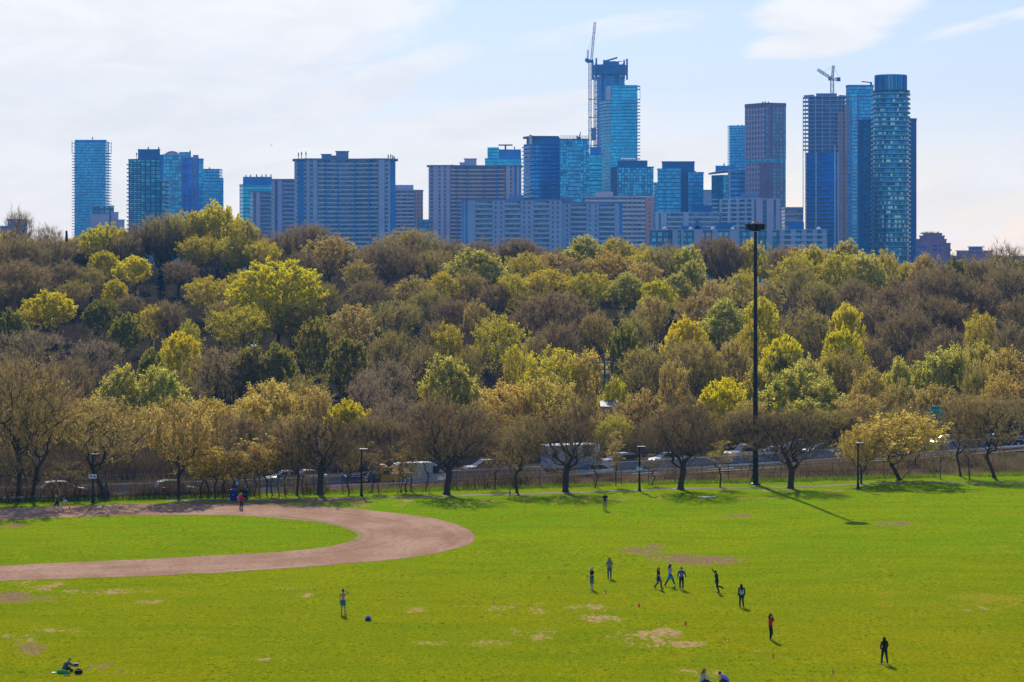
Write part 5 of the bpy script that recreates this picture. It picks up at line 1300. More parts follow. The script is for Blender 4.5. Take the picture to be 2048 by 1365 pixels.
car('sedan','white car seen between thin trunks nearest the tow truck tail',(.6,.6,.6),Xr(612,FAR1),FAR1,True)

# box truck
e = empty('box_truck', rail_pt(Xr(1148,5.2),5.2), 'white-blue box truck with tall cargo box driving right behind the spreading tree', 'truck', None, R(22.5))
MW = car_paint('paint_truck', (.45,.55,.72), 0.0)
b = MB(); b.box(-3.6,2.0,-1.2,1.2,.95,3.45); b.build('cargo_box', MW, e); b = MB(); b.box(-3.65,2.35,-1.23,1.23,3.46,3.56); b.box(2.02,2.7,-1.15,1.15,2.6,3.455); b.build('box_roof', plain('truck_roof_white',(.85,.85,.85),.4), e)
prof_body('cab', [(2.05,.7),(2.05,2.5),(2.5,2.55),(3.0,1.75),(4.0,1.5),(4.15,1.2),(4.15,.6),(2.2,.5)], 1.05, MW, e)
prof_body('windows', [(2.3,1.6),(2.3,2.3),(2.55,2.35),(2.95,1.7),(2.9,1.6)], 1.06, GLASS, e, inset=.97, bev=.05)
wheels(e, (-2.2,3.2), 1.1, .45, .28); lights(e, 4.12, -3.62, 1.05, .95, 1.1)
b = MB(); b.box(-3.6,3.9,-.5,.5,.5,.9); b.build('chassis', DARKMETAL, e)
# tow truck
e = empty('tow_truck', rail_pt(Xr(742,NEAR1),NEAR1), 'yellow cab tow truck with blue flatbed and beacon lights behind the fence', 'truck', None, R(22.5))
MY = car_paint('paint_yellow', (.75,.36,.03), 0.0); MBL = car_paint('paint_blue', (.03,.06,.22), 0.1)
b = MB(); b.box(-2.9,.35,-1.1,1.1,.85,1.05); b.box(-2.9,.35,-1.14,-1.05,.85,1.45); b.box(-2.9,.35,1.05,1.14,.85,1.45); b.box(-3.0,-2.8,-1.1,1.1,.7,1.4); b.build('flatbed', MBL, e)
b = MB(); b.box(.4,.6,-1.05,1.05,.9,2.75); b.tube((-.6,0,1.1),(.4,0,2.2),.12,n=6); b.tube((-2.4,0,1.2),(-.4,0,1.6),.12,n=6); b.build('tow_frame', MBL, e)
prof_body('cab', [(.7,.6),(.7,2.35),(1.6,2.4),(2.0,1.6),(3.1,1.4),(3.2,1.2),(3.2,.6)], 1.02, MY, e); prof_body('windows', [(1.0,1.55),(1.0,2.15),(1.55,2.2),(1.85,1.55)], 1.03, GLASS, e, inset=.97, bev=.05)
b = MB(); b.box(.75,1.5,-.6,.6,2.42,2.55); b.build('light_bar', plain('amber_lamp',(.8,.35,.05),.3), e); b = MB(); b.lathe([(.12,0),(.12,.2),(.03,.28)],8,(.5,-.8,2.76)); b.lathe([(.12,0),(.12,.2),(.03,.28)],8,(.5,.8,2.76)); b.build('beacons', plain('amber_lamp',(.8,.35,.05),.3), e)
wheels(e, (-2.0,-1.1,2.45), 1.05, .45, .26); lights(e, 3.18, -3.0, 1.0, .95, .85)
b = MB(); b.box(-2.9,3.0,-.45,.45,.45,.84); b.build('chassis', DARKMETAL, e)
# road sign on the highway, orange panel, barrel
p = rail_pt(Xr(692,12), 23.0)
e = empty('work_zone_board', p, 'red and white work zone board on a post left of the tow truck', 'sign'); p2 = p
RD = plain('sign_red', (.55,.06,.04), .5); WH = plain('sign_white', (.75,.75,.78), .5)
b = MB(); b.box(-.45,.45,-.03,.03,1.6,4.0); b.build('board', WH, e)
b = MB(); b.box(-.4,.4,-.04,-.032,1.7,2.6); b.box(-.4,.4,-.04,-.032,3.0,3.85); b.build('red_panel', RD, e); b = MB(); b.tube((0,.06,0),(0,.06,4.0),.06); b.build('post', DARKMETAL, e)
pb = rail_pt(Xr(327,-.6), -.7)
e = empty('traffic_barrel', (pb.x,pb.y,gz(pb.x,pb.y)), 'orange and black striped traffic barrel beside the guard rail', 'barrel')
b = MB(); b.lathe([(.30,0),(.30,.12),(.26,.13),(.25,.95),(.2,1.05),(.06,1.1)],16); b.build('barrel_body', plain('barrel_orange',(.75,.13,.02),.5), e)
b = MB()
for z in (.3,.62,.88): b.lathe([(.268,z),(.262,z+.12)],16)
b.build('black_band', plain('band_black',(.03,.03,.03),.5), e)
e = empty('highway_sign', rail_pt(Xr(1878,24),24.5), 'large green highway direction sign showing above the golden-leaved tree', 'sign', None, R(14))
wz = Z_at(813,e.location.y)-e.location.z; wb = Z_at(848,e.location.y)-e.location.z
GR = plain('sign_green', (.01,.42,.22), .4)
hwid = .9; b = MB(); b.box(-hwid,hwid,-.04,.04,wb,wz); b.build('sign_panel', GR, e)
b = MB()
for x0,x1,z0,z1 in ((-hwid-.04,hwid+.04,wz,wz+.06),(-hwid-.04,hwid+.04,wb-.06,wb),(-hwid-.06,-hwid,wb,wz),(hwid,hwid+.06,wb,wz)): b.box(x0,x1,-.05,.05,z0,z1)
b.build('sign_border', WH, e)
b = MB()
for x in (-.6,.6): b.tube((x,.12,0),(x,.12,wz-.1),.07)
b.build('posts', GALV, e)
def text(s, size, loc, parent, mat, name='lettering', rot=(PI/2,0,0), ext=.004):
    cu = bpy.data.curves.new(name, 'FONT'); cu.body = s; cu.size = size; cu.align_x = 'CENTER'; cu.align_y = 'CENTER'; cu.extrude = ext
    tmp = bpy.data.objects.new('tmp', cu); COL.objects.link(tmp); bpy.context.view_layer.update()
    me = bpy.data.meshes.new_from_object(tmp.evaluated_get(bpy.context.evaluated_depsgraph_get())); bpy.data.objects.remove(tmp)
    me.materials.clear(); me.materials.append(mat); o = link(name, me, parent, loc); o.rotation_euler = rot; return o
SL = plain('sign_lettering', (.6,.72,.72), .4)
text('Bayview Av', .34, (0,-.05,wz-.5), e, SL); text('Bloor St', .32, (0,-.05,wz-1.05), e, SL)

# ---------------------------------------------------------------- street furniture
def lamp(px, by, ty, sign=None, label=''):
    p = field(px, by); p.z = gz(p.x,p.y); h = Z_at(ty,p.y)-p.z
    e = empty('park_lamp', p, label, 'lamp post', 'lamp posts along the park path')
    b = MB(); b.lathe([(.22,-.1),(.22,.08),(.16,.12),(.13,.5),(.10,1.2),(.085,h-.25),(.05,h-.12)],12); b.build('pole', DARKMETAL, e)
    b = MB(); b.tube((0,0,h-.2),(.18,-.02,h-.12),.05,n=8); b.build('arm', DARKMETAL, e)
    b = MB(); x0 = -.42; b.box(-.22,.62,-.26,.22,h-.16,h-.04); b.build('lamp_head', DARKMETAL, e)
    b = MB(); b.box(-.2,.6,-.24,.2,h-.038,h+.01); b.build('lamp_cover', WHITE, e)
    if sign:
        z = Z_at(sign[0],p.y)-p.z; b = MB(); b.box(-.4,.4,-.17,-.14,z-.22,z+.22); o = b.build('sign_plate', sign[1], e)
        b = MB()
        for x in (-.18,.18):
            b.tube((x,-.174,z),(x,-.171,z),.12,n=12)
        b.build('symbol', plain('sign_blue',(.02,.12,.45),.4) if sign[1] is WHITE else WHITE, o)
lamp(186,1006,908,(953,WHITE),'black park lamp post with a white two-symbol sign, leftmost of the lamps')
lamp(723,993,898,None,'plain black park lamp post in front of the tow truck tail')
lamp(1279,984,893,(938,plain('sign_sky',(.05,.38,.6),.4)),'black park lamp post with a small pale blue sign plate')
lamp(1716,977,886,None,'plain black park lamp post before the small tan-leaved tree')

p = field(1511,969); p.z = gz(p.x,p.y); h = Z_at(442,p.y)-p.z
e = empty('floodlight_mast', p, 'very tall black floodlight mast with a dark round lamp cluster on top', 'light mast')
b = MB(); b.lathe([(.55,-.2),(.55,.15),(.34,.2),(.30,3),(.24,12),(.17,h-1.2)],14); b.build('pole', DARKMETAL, e)
b = MB(); b.lathe([(.45,h-1.15),(.7,h-1.0),(.7,h-.9),(.3,h-.8),(.3,h-.3)],16); b.build('hub', DARKMETAL, e)
b = MB(); b.lathe([(.2,h-.42),(.46,h-.38),(.46,h-.18),(.36,h-.1)],16); b.build('top_cap', plain('weathered_cap',(.5,.42,.32),.5), e)
for zz, rr in ((3.0,.33),(9.2,.29),(15.4,.25),(21.4,.22)): b = MB(); b.lathe([(rr,zz),(rr+.02,zz+.02),(rr+.02,zz+.2),(rr-.02,zz+.24)],14); b.build('section_joint', plain('mast_joint', (.05,.055,.06), .4, .5), e)
for i in range(8):
    t = 2*PI*(i+.5)/8; cx_, cy_ = .78*math.cos(t), .78*math.sin(t)
    b = MB(); w = .3
    pts = []
    for (a, r_) in ((-w,.5),(w,.5),(w,1.08),(-w,1.08)):
        pts.append((r_*math.cos(t)-a*math.sin(t), r_*math.sin(t)+a*math.cos(t)))
    b.prism(pts, h-1.0, h-.42); b.prism([(x*1.02,y*1.02) for x,y in pts], h-.415, h-.36, 0); b.build('floodlight', DARKMETAL, e)
for i in range(3):
    t = 2*PI*i/3; b = MB(); b.tube((.3*math.cos(t),.3*math.sin(t),h-.2),(.9*math.cos(t),.9*math.sin(t),h-.34),.05); b.build('bracket', GALV, e)

def bin_(px, by, w, col, label, hgt):
    p = field(px, by); p.z = gz(p.x,p.y); M = plain('bin_'+label.split()[0], col, .45)
    e = empty('wheeled_bin', p, label, 'bin')
    b = MB(); n = 4; t = w/2; bt = t*.78
    vs = [(-bt,-bt,.08),(bt,-bt,.08),(bt,bt,.08),(-bt,bt,.08),(-t,-t,hgt),(t,-t,hgt),(t,t,hgt),(-t,t,hgt)]
    b.add(vs, [(0,3,2,1),(4,5,6,7),(0,1,5,4),(1,2,6,5),(2,3,7,6),(3,0,4,7)]); b.box(-t-.03,t+.03,-t-.03,t+.03,hgt+.002,hgt+.05); b.build('tub', M, e)
    b = MB(); b.add([(-t,-t,hgt+.055),(t,-t,hgt+.055),(t,t,hgt+.055),(-t,t,hgt+.055),(-t*.9,-t*.8,hgt+.12),(t*.9,-t*.8,hgt+.12),(t*.9,t,hgt+.2),(-t*.9,t,hgt+.2)], [(0,3,2,1),(4,5,6,7),(0,1,5,4),(1,2,6,5),(2,3,7,6),(3,0,4,7)]); b.build('lid', M, e)
    for s in (-1,1): b = MB(); b.tube((s*bt-.03,bt,.1),(s*bt+.03,bt,.1),.1,n=12); b.build('wheel', RUBBER, e)
    b = MB(); b.tube((0,-t*.93,hgt*.62),(0,-t*.9-.02,hgt*.63),.09,n=8); b.build('badge', plain('badge_pale_blue',(.2,.45,.6),.5), e)
bin_(467,1001,.78,(.01,.03,.26),'blue recycling bin beside the track with a pale badge',1.02)
bin_(489,1000,.74,(.012,.014,.02),'black waste bin directly behind the person in the red coat',1.0)
p = field(473,997); p.z = gz(p.x,p.y); e = empty('park_sign', (p.x,p.y+.6,p.z), 'small bright blue sign on a post above the recycling bin', 'sign')
b = MB(); b.tube((0,.03,0),(0,.03,1.9),.035); b.build('post', DARKMETAL, e); b = MB(); b.box(-.17,.17,-.02,.02,1.35,1.82); b.build('sign_plate', plain('sign_bright_blue',(.02,.25,.65),.4), e)
b = MB(); b.lathe([(.05,1.68),(.055,1.72),(.03,1.76)],8,(0,-.04,0)); b.box(-.09,.09,-.028,-.022,1.42,1.62); b.build('symbol', WHITE, e)
p = field(1020,992); p.z = gz(p.x,p.y); e = empty('marker_post', p, 'short green marker post beside the footpath', 'post')
b = MB(); b.lathe([(.07,-.05),(.07,.62),(.05,.68),(.02,.7)],10); b.build('shaft', plain('post_green',(.01,.16,.12),.5), e); b = MB(); b.lathe([(.074,.5),(.074,.58)],10); b.build('band', WHITE, e)
p = field(1414,995); e = tag(link('ground_plate', None, None), 'pale flat slab set in the grass in front of the fence', 'slab') if False else None
b = MB(); z = gz(p.x,p.y); b.prism([(p.x+.85*math.cos(t)*(1+.12*math.sin(3*t)), p.y+.65*math.sin(t)) for t in [2*PI*i/18 for i in range(18)]], z-.05, z+.05); tag(b.build('ground_slab', plain('pale_slab',(.6,.58,.52),.6), None), 'pale flat slab lying in the grass left of the floodlight mast', 'slab')
# utility pole and wires in the valley
d = 352; p = Vector((X_at(1209,d),d,0)); p.z = gz(p.x,p.y); h = Z_at(716,d)-p.z
e = empty('utility_pole', p, 'blue-grey utility pole with crossarm in a gap between trees', 'utility pole')
b = MB(); b.tube((0,0,-.2),(0,0,h),.2,.13,n=8); b.build('pole', plain('pole_blue_grey',(.03,.12,.2),.7), e); b = MB(); b.box(-1.2,1.2,-.06,.06,h-.7,h-.55); b.box(-.9,.9,-.06,.06,h-1.7,h-1.55); b.build('crossarm', MAST, e)
b = MB(); b.lathe([(.28,h-3.2),(.3,h-3.1),(.3,h-2.3),(.2,h-2.2)],10,(.45,0,0)); b.build('transformer', MAST, e)
WIREM = plain('wire_grey', (.35,.34,.33), .5)
def wire(pts, sag, r, label):
    b = MB(); a, c = Vector(pts[0]), Vector(pts[1]); prev = None
    for i in range(41):
        t = i/40; q = a.lerp(c, t); q.z -= sag*4*t*(1-t)
        if prev: b.tube(prev-a, q-a, r, n=4, caps=False)
        prev = q
    tag(b.build('power_line', WIREM, None, loc=a), label, 'power line', 'power lines across the valley')
wire(((X_at(330,395),395,Z_at(592,395)), (X_at(1500,425),425,Z_at(626,425))), 1.2, .03, 'thin pale power line crossing below the big bright tree')
wire(((X_at(-80,390),390,Z_at(660,390)), (X_at(1209,352),352,p.z+h-.6)), 2.0, .025, 'thin power line running left from the utility pole top')
wire(((X_at(1209,352),352,p.z+h-.6), (X_at(2140,400),400,Z_at(640,400))), 1.6, .025, 'thin power line running right from the utility pole top')
# small buildings in the valley
def hut(px, ty, wpx, d, h, label, wallc, roofc, rz=0):
    x = X_at(px,d); zt = Z_at(ty,d); w = wpx*d/F/2; z0 = gz(x,d)
    e = empty('valley_building', (x,d,z0-.1), label, 'building', None, rz); H = zt-z0
    b = MB(); b.box(-w,w,0,6,0,H-.4); b.build('wall', plain('wall_'+label.split()[0], wallc, .7), e)
    b = MB(); b.add([(-w-.3,-.3,H-.39),(w+.3,-.3,H-.39),(w+.3,6.3,H-.39),(-w-.3,6.3,H-.39),(-w-.3,3,H+.3),(w+.3,3,H+.3)], [(0,3,2,1),(0,1,5,4),(2,3,4,5),(1,2,5),(3,0,4)]); b.build('roof', plain('roof_'+label.split()[0], roofc, .5), e)
    n = max(2, int(w/1.2))
    for i in range(n):
        xx = -w+(i+.5)*2*w/n; b = MB(); b.box(xx-.45,xx+.45,-.03,.02,H-2.3,H-1.1); b.build('window', GLASS, e)
hut(1220,806,30,345,0,'pale low building glinting in the gap beside the utility pole',(.42,.40,.38),(.30,.29,.28))

# ---------------------------------------------------------------- things on the grass
def cone(px, py, col, label):
    p = field(px, py); p.z = gz(p.x,p.y); M = plain('cone_%d%d' % (int(col[0]*100), int(col[1]*100)), col, .45)
    e = empty('sports_cone', p, label, 'cone', 'small sports cones on the pitch')
    b = MB(); b.box(-.13,.13,-.13,.13,0,.025); b.build('base', M, e); b = MB(); b.lathe([(.10,.024),(.085,.05),(.03,.27),(.018,.28)],12); b.build('cone_body', M, e)
cone(1211,1186,(.95,.36,.02),'orange cone nearest the player in the white cap')
cone(1278,1214,(.75,.04,.03),'deep red cone, second along the row of cones')
cone(1371,1252,(.80,.10,.06),'pink-red cone in the middle of the row')
cone(1458,1284,(.98,.72,.03),'yellow cone left of the player in red')
cone(1546,1316,(.95,.34,.02),'orange cone below the player in red')
cone(1666,1350,(.95,.34,.02),'orange cone nearest the bottom edge left of the player in black')

def sphere_pts(c, r, n=10, m=7, sq=(1,1,1)):
    vs = []; fs = []
    for j in range(m+1):
        ph = PI*j/m
        for i in range(n): t = 2*PI*i/n; vs.append((c[0]+r*sq[0]*math.sin(ph)*math.cos(t), c[1]+r*sq[1]*math.sin(ph)*math.sin(t), c[2]+r*sq[2]*math.cos(ph)))
    for j in range(m):
        for i in range(n): fs.append((j*n+i, (j+1)*n+i, (j+1)*n+(i+1)%n, j*n+(i+1)%n))
    return vs, fs
def blob(name, segs, balls, voxel, mat, parent, sm=2):
    """tapered limbs and balls merged into one continuous smooth surface"""
    b = MB()
    for (p, r0, q, r1) in segs:
        p = Vector(p); q = Vector(q); b.tube(p, q, r0, r1, n=10)
        for c_, r in ((p, r0), (q, r1)):
            v, f = sphere_pts(c_, r); b.add(v, f)
    for (c_, r, sq) in balls:
        v, f = sphere_pts(c_, r, 14, 10, sq); b.add(v, f)
    me = b.mesh('tmp', None); o = bpy.data.objects.new('tmp', me); COL.objects.link(o)
    md = o.modifiers.new('r', 'REMESH'); md.mode = 'VOXEL'; md.voxel_size = voxel
    if sm: s = o.modifiers.new('s', 'SMOOTH'); s.iterations = sm; s.factor = .4
    bpy.context.view_layer.update()
    res = bpy.data.meshes.new_from_object(o.evaluated_get(bpy.context.evaluated_depsgraph_get()))
    bpy.data.objects.remove(o); bpy.data.meshes.remove(me)
    res.name = name; res.materials.clear(); res.materials.append(mat); res.polygons.foreach_set('use_smooth', [True]*len(res.polygons))
    return link(name, res, parent)
CL = {}
def cloth(c): 
    k = 'cloth_%03d%03d%03d' % tuple(int(x*100) for x in c); return plain(k, c, .85, var=.2, scale=9)
SKIN = (.52,.30,.20); SKIN2 = (.36,.20,.13)
def person(px, py, label, face=0.0, h=1.7, pose=None, top=None, sleeves='long', pants=None, legs='long', skirt=None, hair=None, hairlen=0, cap=None, shoes=(.05,.05,.05), skin=SKIN, jacket_open=None, waist=None, hood=False, zsit=0.0, lift=0.0, vest=None, bald=False, wide=1.0, pattern=None):
    """face: heading in degrees, 0 looks away from the viewpoint, 180 towards it, 90 to the left, -90 to the right"""
    p = field(px, py); p.z = gz(p.x,p.y)
    e = empty('person', p, label, 'person', None, R(face)); k = h/1.75; e.scale = (k,k,k)
    J = dict(pelvis=(0,0,.95), waist=(0,0,1.10), chest=(0,.01,1.32), neck=(0,.0,1.47), head=(0,.03,1.63),
             sl=(-.19,0,1.43), el=(-.25,-.02,1.15), wl=(-.25,.06,.90), sr=(.19,0,1.43), er=(.25,-.02,1.15), wr=(.25,.06,.90),
             hl=(-.095,0,.93), kl=(-.11,.03,.50), al=(-.11,0,.09), hr=(.095,0,.93), kr=(.11,.03,.50), ar=(.11,0,.09), fl=(-.13,.17,.035), fr=(.13,.17,.035))
    if pose: J.update(pose)
    V_ = {a: Vector(b) for a, b in J.items()}
    g = V_
    H = g['head']; up = (H-g['neck']).normalized(); 
    fwd = Vector(J.get('look', (0,1,0))).normalized(); fwd = (fwd-up*fwd.dot(up)).normalized(); side = fwd.cross(up)
    def hp(a, b, c): return H+side*a+fwd*b+up*c
    body = [(g['pelvis'],.115,g['waist'],.105),(g['waist'],.105,g['chest'],.125),(g['chest'],.12,g['neck'],.065),(g['neck'],.052,H-up*.04,.052),
            (g['sl'],.055,g['sr'],.055),(g['chest']+Vector((-.07,0,.02)),.10,g['chest']+Vector((.07,0,.02)),.10),(g['hl'],.10,g['hr'],.10)]
    balls = [(hp(0,0,.01), .1, (.82,.95,1.12)), (hp(0,.03,-.06), .062, (.95,1,1))]
    face_b = [(hp(0,.093,-.005),.014,hp(0,.112,-.035),.016),(hp(0,.09,-.075),.02,hp(0,.095,-.07),.018)]
    ears = [(hp(s*.082,-.005,.0),.016,hp(s*.086,-.012,.03),.016) for s in (-1,1)]
    body += face_b+ears
    for s, t in (('l',-1),('r',1)):
        S, E_, W_, Hh, K, A, T = (g[x+s] for x in ('s','e','w','h','k','a','f'))
        body += [(S,.052,E_,.04),(E_,.04,W_,.027),(Hh,.088,K,.056),(K,.055,K.lerp(A,.35),.054),(K.lerp(A,.35),.054,A,.036),(A-Vector((0,0,.03)),.036,T,.03)]
        # hand: palm, four unequal bent fingers and a thumb from the palm's side
        d_ = (W_-E_).normalized(); sd = d_.orthogonal().normalized() if abs(d_.z) < .9 else Vector((0,1,0)); sd = (Vector((0,1,0))-d_*d_.y); sd = sd.normalized() if sd.length > .2 else Vector((1,0,0))
        nr = d_.cross(sd)
        pa = W_+d_*.045
        body += [(W_,.024,pa,.03),(pa-sd*.02,.02,pa+d_*.04-sd*.024,.017),(pa+sd*.02,.02,pa+d_*.04+sd*.024,.017)]
        for i, fl_ in enumerate((.062,.074,.07,.054)):
            o_ = (i-1.5)*.0205; b0 = pa+d_*.045-sd*o_; b1 = b0+d_*fl_*.5+nr*.006*t; b2 = b1+d_*fl_*.42+nr*.024*t
            body += [(b0,.0095,b1,.009),(b1,.009,b2,.0078)]
        t0 = pa+sd*.026+d_*.0; t1 = t0+sd*.026+d_*.028; t2 = t1+d_*.028+sd*.004
        body += [(t0,.013,t1,.011),(t1,.011,t2,.009)]
    bo = blob('body', body, balls, .011, plain('skin_%d' % int(skin[0]*100), skin, .55), e, 1)
    EY = plain('eye_dark', (.02,.015,.012), .2)
    for s in (-1,1):
        v, f = sphere_pts(hp(s*.032,.088,.012), .011); link('eye', mesh('eye', v, f, EY, smooth=True), e)
    v, f = sphere_pts(hp(0,.1,-.052), .016, 8, 6, (1.3,.5,.35)); link('mouth', mesh('mouth', v, f, plain('lips', (.32,.10,.09), .5), smooth=True), e)
    if top:
        sg = [(g['pelvis']+Vector((0,0,.02)),.135*wide,g['waist'],.128*wide),(g['waist'],.128*wide,g['chest'],.145),(g['chest'],.14,g['neck']-Vector((0,0,.04)),.085),(g['sl'],.07,g['sr'],.07),
              (g['chest']+Vector((-.07,0,.02)),.122,g['chest']+Vector((.07,0,.02)),.122),(g['hl']+Vector((0,0,.06)),.10*wide,g['hr']+Vector((0,0,.06)),.10*wide)]
        for s in 'lr':
            if sleeves == 'none': continue
            if sleeves == 'short': sg.append((g['s'+s],.07,g['s'+s].lerp(g['e'+s],.6),.062))
            else: sg += [(g['s'+s],.07,g['e'+s],.057),(g['e'+s],.057,g['e'+s].lerp(g['w'+s],.95),.043)]
        if hood: sg += [(g['neck']-Vector((0,.05,0)),.09,g['neck']+Vector((0,-.04,.06)),.08)]
        blob('top', sg, [], .014, cloth(top), e)
    if vest:
        sg = [(g['pelvis']+Vector((0,0,.06)),.145,g['waist'],.14),(g['waist'],.14,g['chest'],.155),(g['chest'],.15,g['neck']-Vector((0,0,.06)),.09),(g['chest']+Vector((-.07,0,0)),.133,g['chest']+Vector((.07,0,0)),.133)]
        blob('vest', sg, [], .015, cloth(vest), e)
    if jacket_open:
        for s, t in (('l',-1),('r',1)):
            pass
        blob('shirt_front', [(g['waist']+Vector((0,.06,-.02)),.085,g['chest']+Vector((0,.06,.02)),.085)], [], .014, cloth(jacket_open), e)
    if pants:
        f_ = {'long':1.0,'short':.0,'knee':.0}[legs]; pr = 1.0
        sg = [(g['hl'],.112,g['hr'],.112),(g['pelvis'],.125,g['pelvis']+Vector((0,0,.05)),.12)]
        for s in 'lr':
            if legs == 'long': sg += [(g['h'+s],.108,g['k'+s],.075),(g['k'+s],.075,g['a'+s]+Vector((0,0,.0)),.062)]
            else: sg += [(g['h'+s],.112,g['h'+s].lerp(g['k'+s],.55 if legs == 'short' else .85),.10)]
        blob('trousers' if legs == 'long' else 'shorts', sg, [], .014, cloth(pants), e)
    if skirt:
        sg = []
        for t_ in np.linspace(-1, 1, 5): sg.append((g['pelvis']+Vector((t_*.05,0,.05)),.10,g['kl'].lerp(g['kr'],(t_+1)/2)+Vector((t_*.05,0,.10)),.11))
        blob('skirt', sg, [], .016, cloth(skirt), e)
    if waist:
        blob('tied_jacket', [(g['pelvis']+Vector((-.05,-.05,.08)),.12,g['pelvis']+Vector((.05,-.05,.08)),.12),(g['pelvis']+Vector((-.04,-.10,.06)),.09,g['pelvis']+Vector((-.02,-.13,-.22)),.09),(g['pelvis']+Vector((.05,-.08,.06)),.08,g['pelvis']+Vector((.06,-.11,-.18)),.08)], [], .014, cloth(waist), e)
    for s in 'lr':
        A, T = g['a'+s], g['f'+s]
        blob('shoe', [(A-Vector((0,.02,.035)),.05,T,.038),(A,.045,A-Vector((0,.0,.03)),.05)], [], .012, cloth(shoes), e, 1)
    if hair:
        hb = [(hp(0,-.018,.035), .108, (.88,.98,1.02))]; hs = []
        if hairlen: hs = [(hp(0,-.06,.0),.085,hp(0,-.085,-.12),.085),(hp(0,-.085,-.12),.085,hp(0,-.10,-.12-hairlen),.06)]
        if hairlen > .1: hs += [(hp(s_*.07,-.01,-.0),.04,hp(s_*.085,.0,-.14),.04) for s_ in (-1,1)]
        # pull the fringe back so the face shows
        blob('hair', hs+[(hp(-.05,.035,.085),.035,hp(.05,.035,.085),.035)], hb, .013, cloth(hair), e)
    if cap:
        blob('cap', [(hp(0,.08,.055),.03,hp(0,.15,.045),.02),(hp(-.04,.08,.055),.025,hp(-.03,.13,.047),.018),(hp(.04,.08,.055),.025,hp(.03,.13,.047),.018)], [(hp(0,0,.06), .105, (.92,1.0,.8))], .012, cloth(cap), e)
    return e
BLK = (.012,.012,.016)
WALK = dict(kl=(-.11,.20,.50), al=(-.10,.22,.10), fl=(-.11,.40,.05), kr=(.10,-.04,.50), ar=(.10,-.32,.16), fr=(.11,-.20,.05), el=(-.25,-.10,1.17), wl=(-.24,-.14,.92), er=(.25,.06,1.16), wr=(.24,.22,.96))
RUN = dict(chest=(0,.06,1.31), neck=(0,.09,1.46), head=(0,.13,1.62), sl=(-.18,.05,1.42), sr=(.18,.05,1.42), kl=(-.10,.30,.62), al=(-.10,.22,.22), fl=(-.10,.38,.17), kr=(.10,-.12,.52), ar=(.10,-.52,.40), fr=(.10,-.58,.26), el=(-.26,-.14,1.2), wl=(-.22,.06,1.12), er=(.26,.10,1.18), wr=(.18,.28,1.30))
person(1184,1180,'player in white cap, black tee and teal shorts holding a yellow disc',120,1.72,dict(el=(-.26,.05,1.17),wl=(-.20,.26,1.08),er=(.27,-.02,1.17),wr=(.16,.2,1.1)),BLK,'short',(.03,.20,.28),'knee',hair=(.04,.03,.03),cap=(.75,.75,.78),shoes=(.6,.62,.7))
person(1219,1157,'person in loose grey jacket and blue jeans standing behind the capped player',176,1.62,dict(el=(-.25,.06,1.18),wl=(-.05,.20,1.16),er=(.25,.06,1.18),wr=(.05,.22,1.2)),(.22,.22,.26),'long',(.02,.09,.19),'long',hair=(.02,.012,.012),hairlen=.12,wide=1.15)
person(1317,1177,'red-haired player in black top with grey jacket tied at the waist',-100,1.62,WALK,BLK,'short',(.03,.025,.07),'long',hair=(.55,.13,.02),hairlen=.14,waist=(.30,.30,.38))
person(1340,1172,'striding player in pale blue shirt and bright blue skirt over black leggings',-70,1.68,dict(kl=(-.11,.28,.56),al=(-.1,.42,.16),fl=(-.1,.6,.12),kr=(.1,-.22,.54),ar=(.1,-.48,.14),fr=(.1,-.36,.04),el=(-.3,.0,1.24),wl=(-.15,.16,1.22),er=(.3,.05,1.24),wr=(.12,.22,1.2)),(.25,.42,.80),'short',BLK,'long',skirt=(.04,.30,.70),hair=(.10,.05,.03),hairlen=.12,shoes=(.4,.42,.5))
person(1363,1178,'player in dark blue jacket, pink top and wide black trousers',170,1.68,dict(WALK,el=(-.30,.02,1.18),wl=(-.36,.10,.98),er=(.28,.0,1.17),wr=(.3,-.02,.93),kl=(-.12,.08,.5),al=(-.12,.12,.1),fl=(-.13,.28,.04),kr=(.11,0,.5),ar=(.12,-.1,.1),fr=(.13,.06,.04)),(.03,.08,.28),'long',BLK,'long',hair=(.10,.06,.04),jacket_open=(.45,.16,.38),shoes=(.5,.5,.6))
person(1434,1185,'player in all black running with one arm raised and a leg kicked back',100,1.68,dict(RUN,er=(.22,.18,1.62),wr=(.2,.34,1.84),el=(-.24,.12,1.15),wl=(-.24,.22,.9),kl=(-.1,.02,.50),al=(-.1,-.14,.1),fl=(-.1,.04,.04),kr=(.1,-.02,.54),ar=(.12,-.44,.42),fr=(.12,-.54,.30)),BLK,'long',BLK,'long',hair=(.015,.012,.012),hood=True,shoes=(.02,.02,.03))
person(1483,1215,'long-haired player with pale blue back panel and black sleeves standing still',10,1.66,dict(al=(-.12,0,.09),ar=(.15,-.03,.09),fr=(.17,.13,.035)),BLK,'long',BLK,'long',hair=(.012,.01,.012),hairlen=.24,vest=(.28,.48,.62),shoes=(.2,.2,.22))
person(1541,1281,'player in red top and black trousers standing with hands near the face',-110,1.72,dict(el=(-.18,.18,1.28),wl=(-.05,.16,1.5),er=(.18,.18,1.28),wr=(.05,.16,1.5),kl=(-.06,.1,.5),al=(-.02,-.02,.09),fl=(-.02,.14,.035),kr=(.05,.02,.5),ar=(.04,.0,.09),fr=(.05,.17,.035)),(.50,.015,.02),'long',BLK,'long',hair=(.03,.02,.02),hairlen=.08,shoes=(.25,.45,.6))
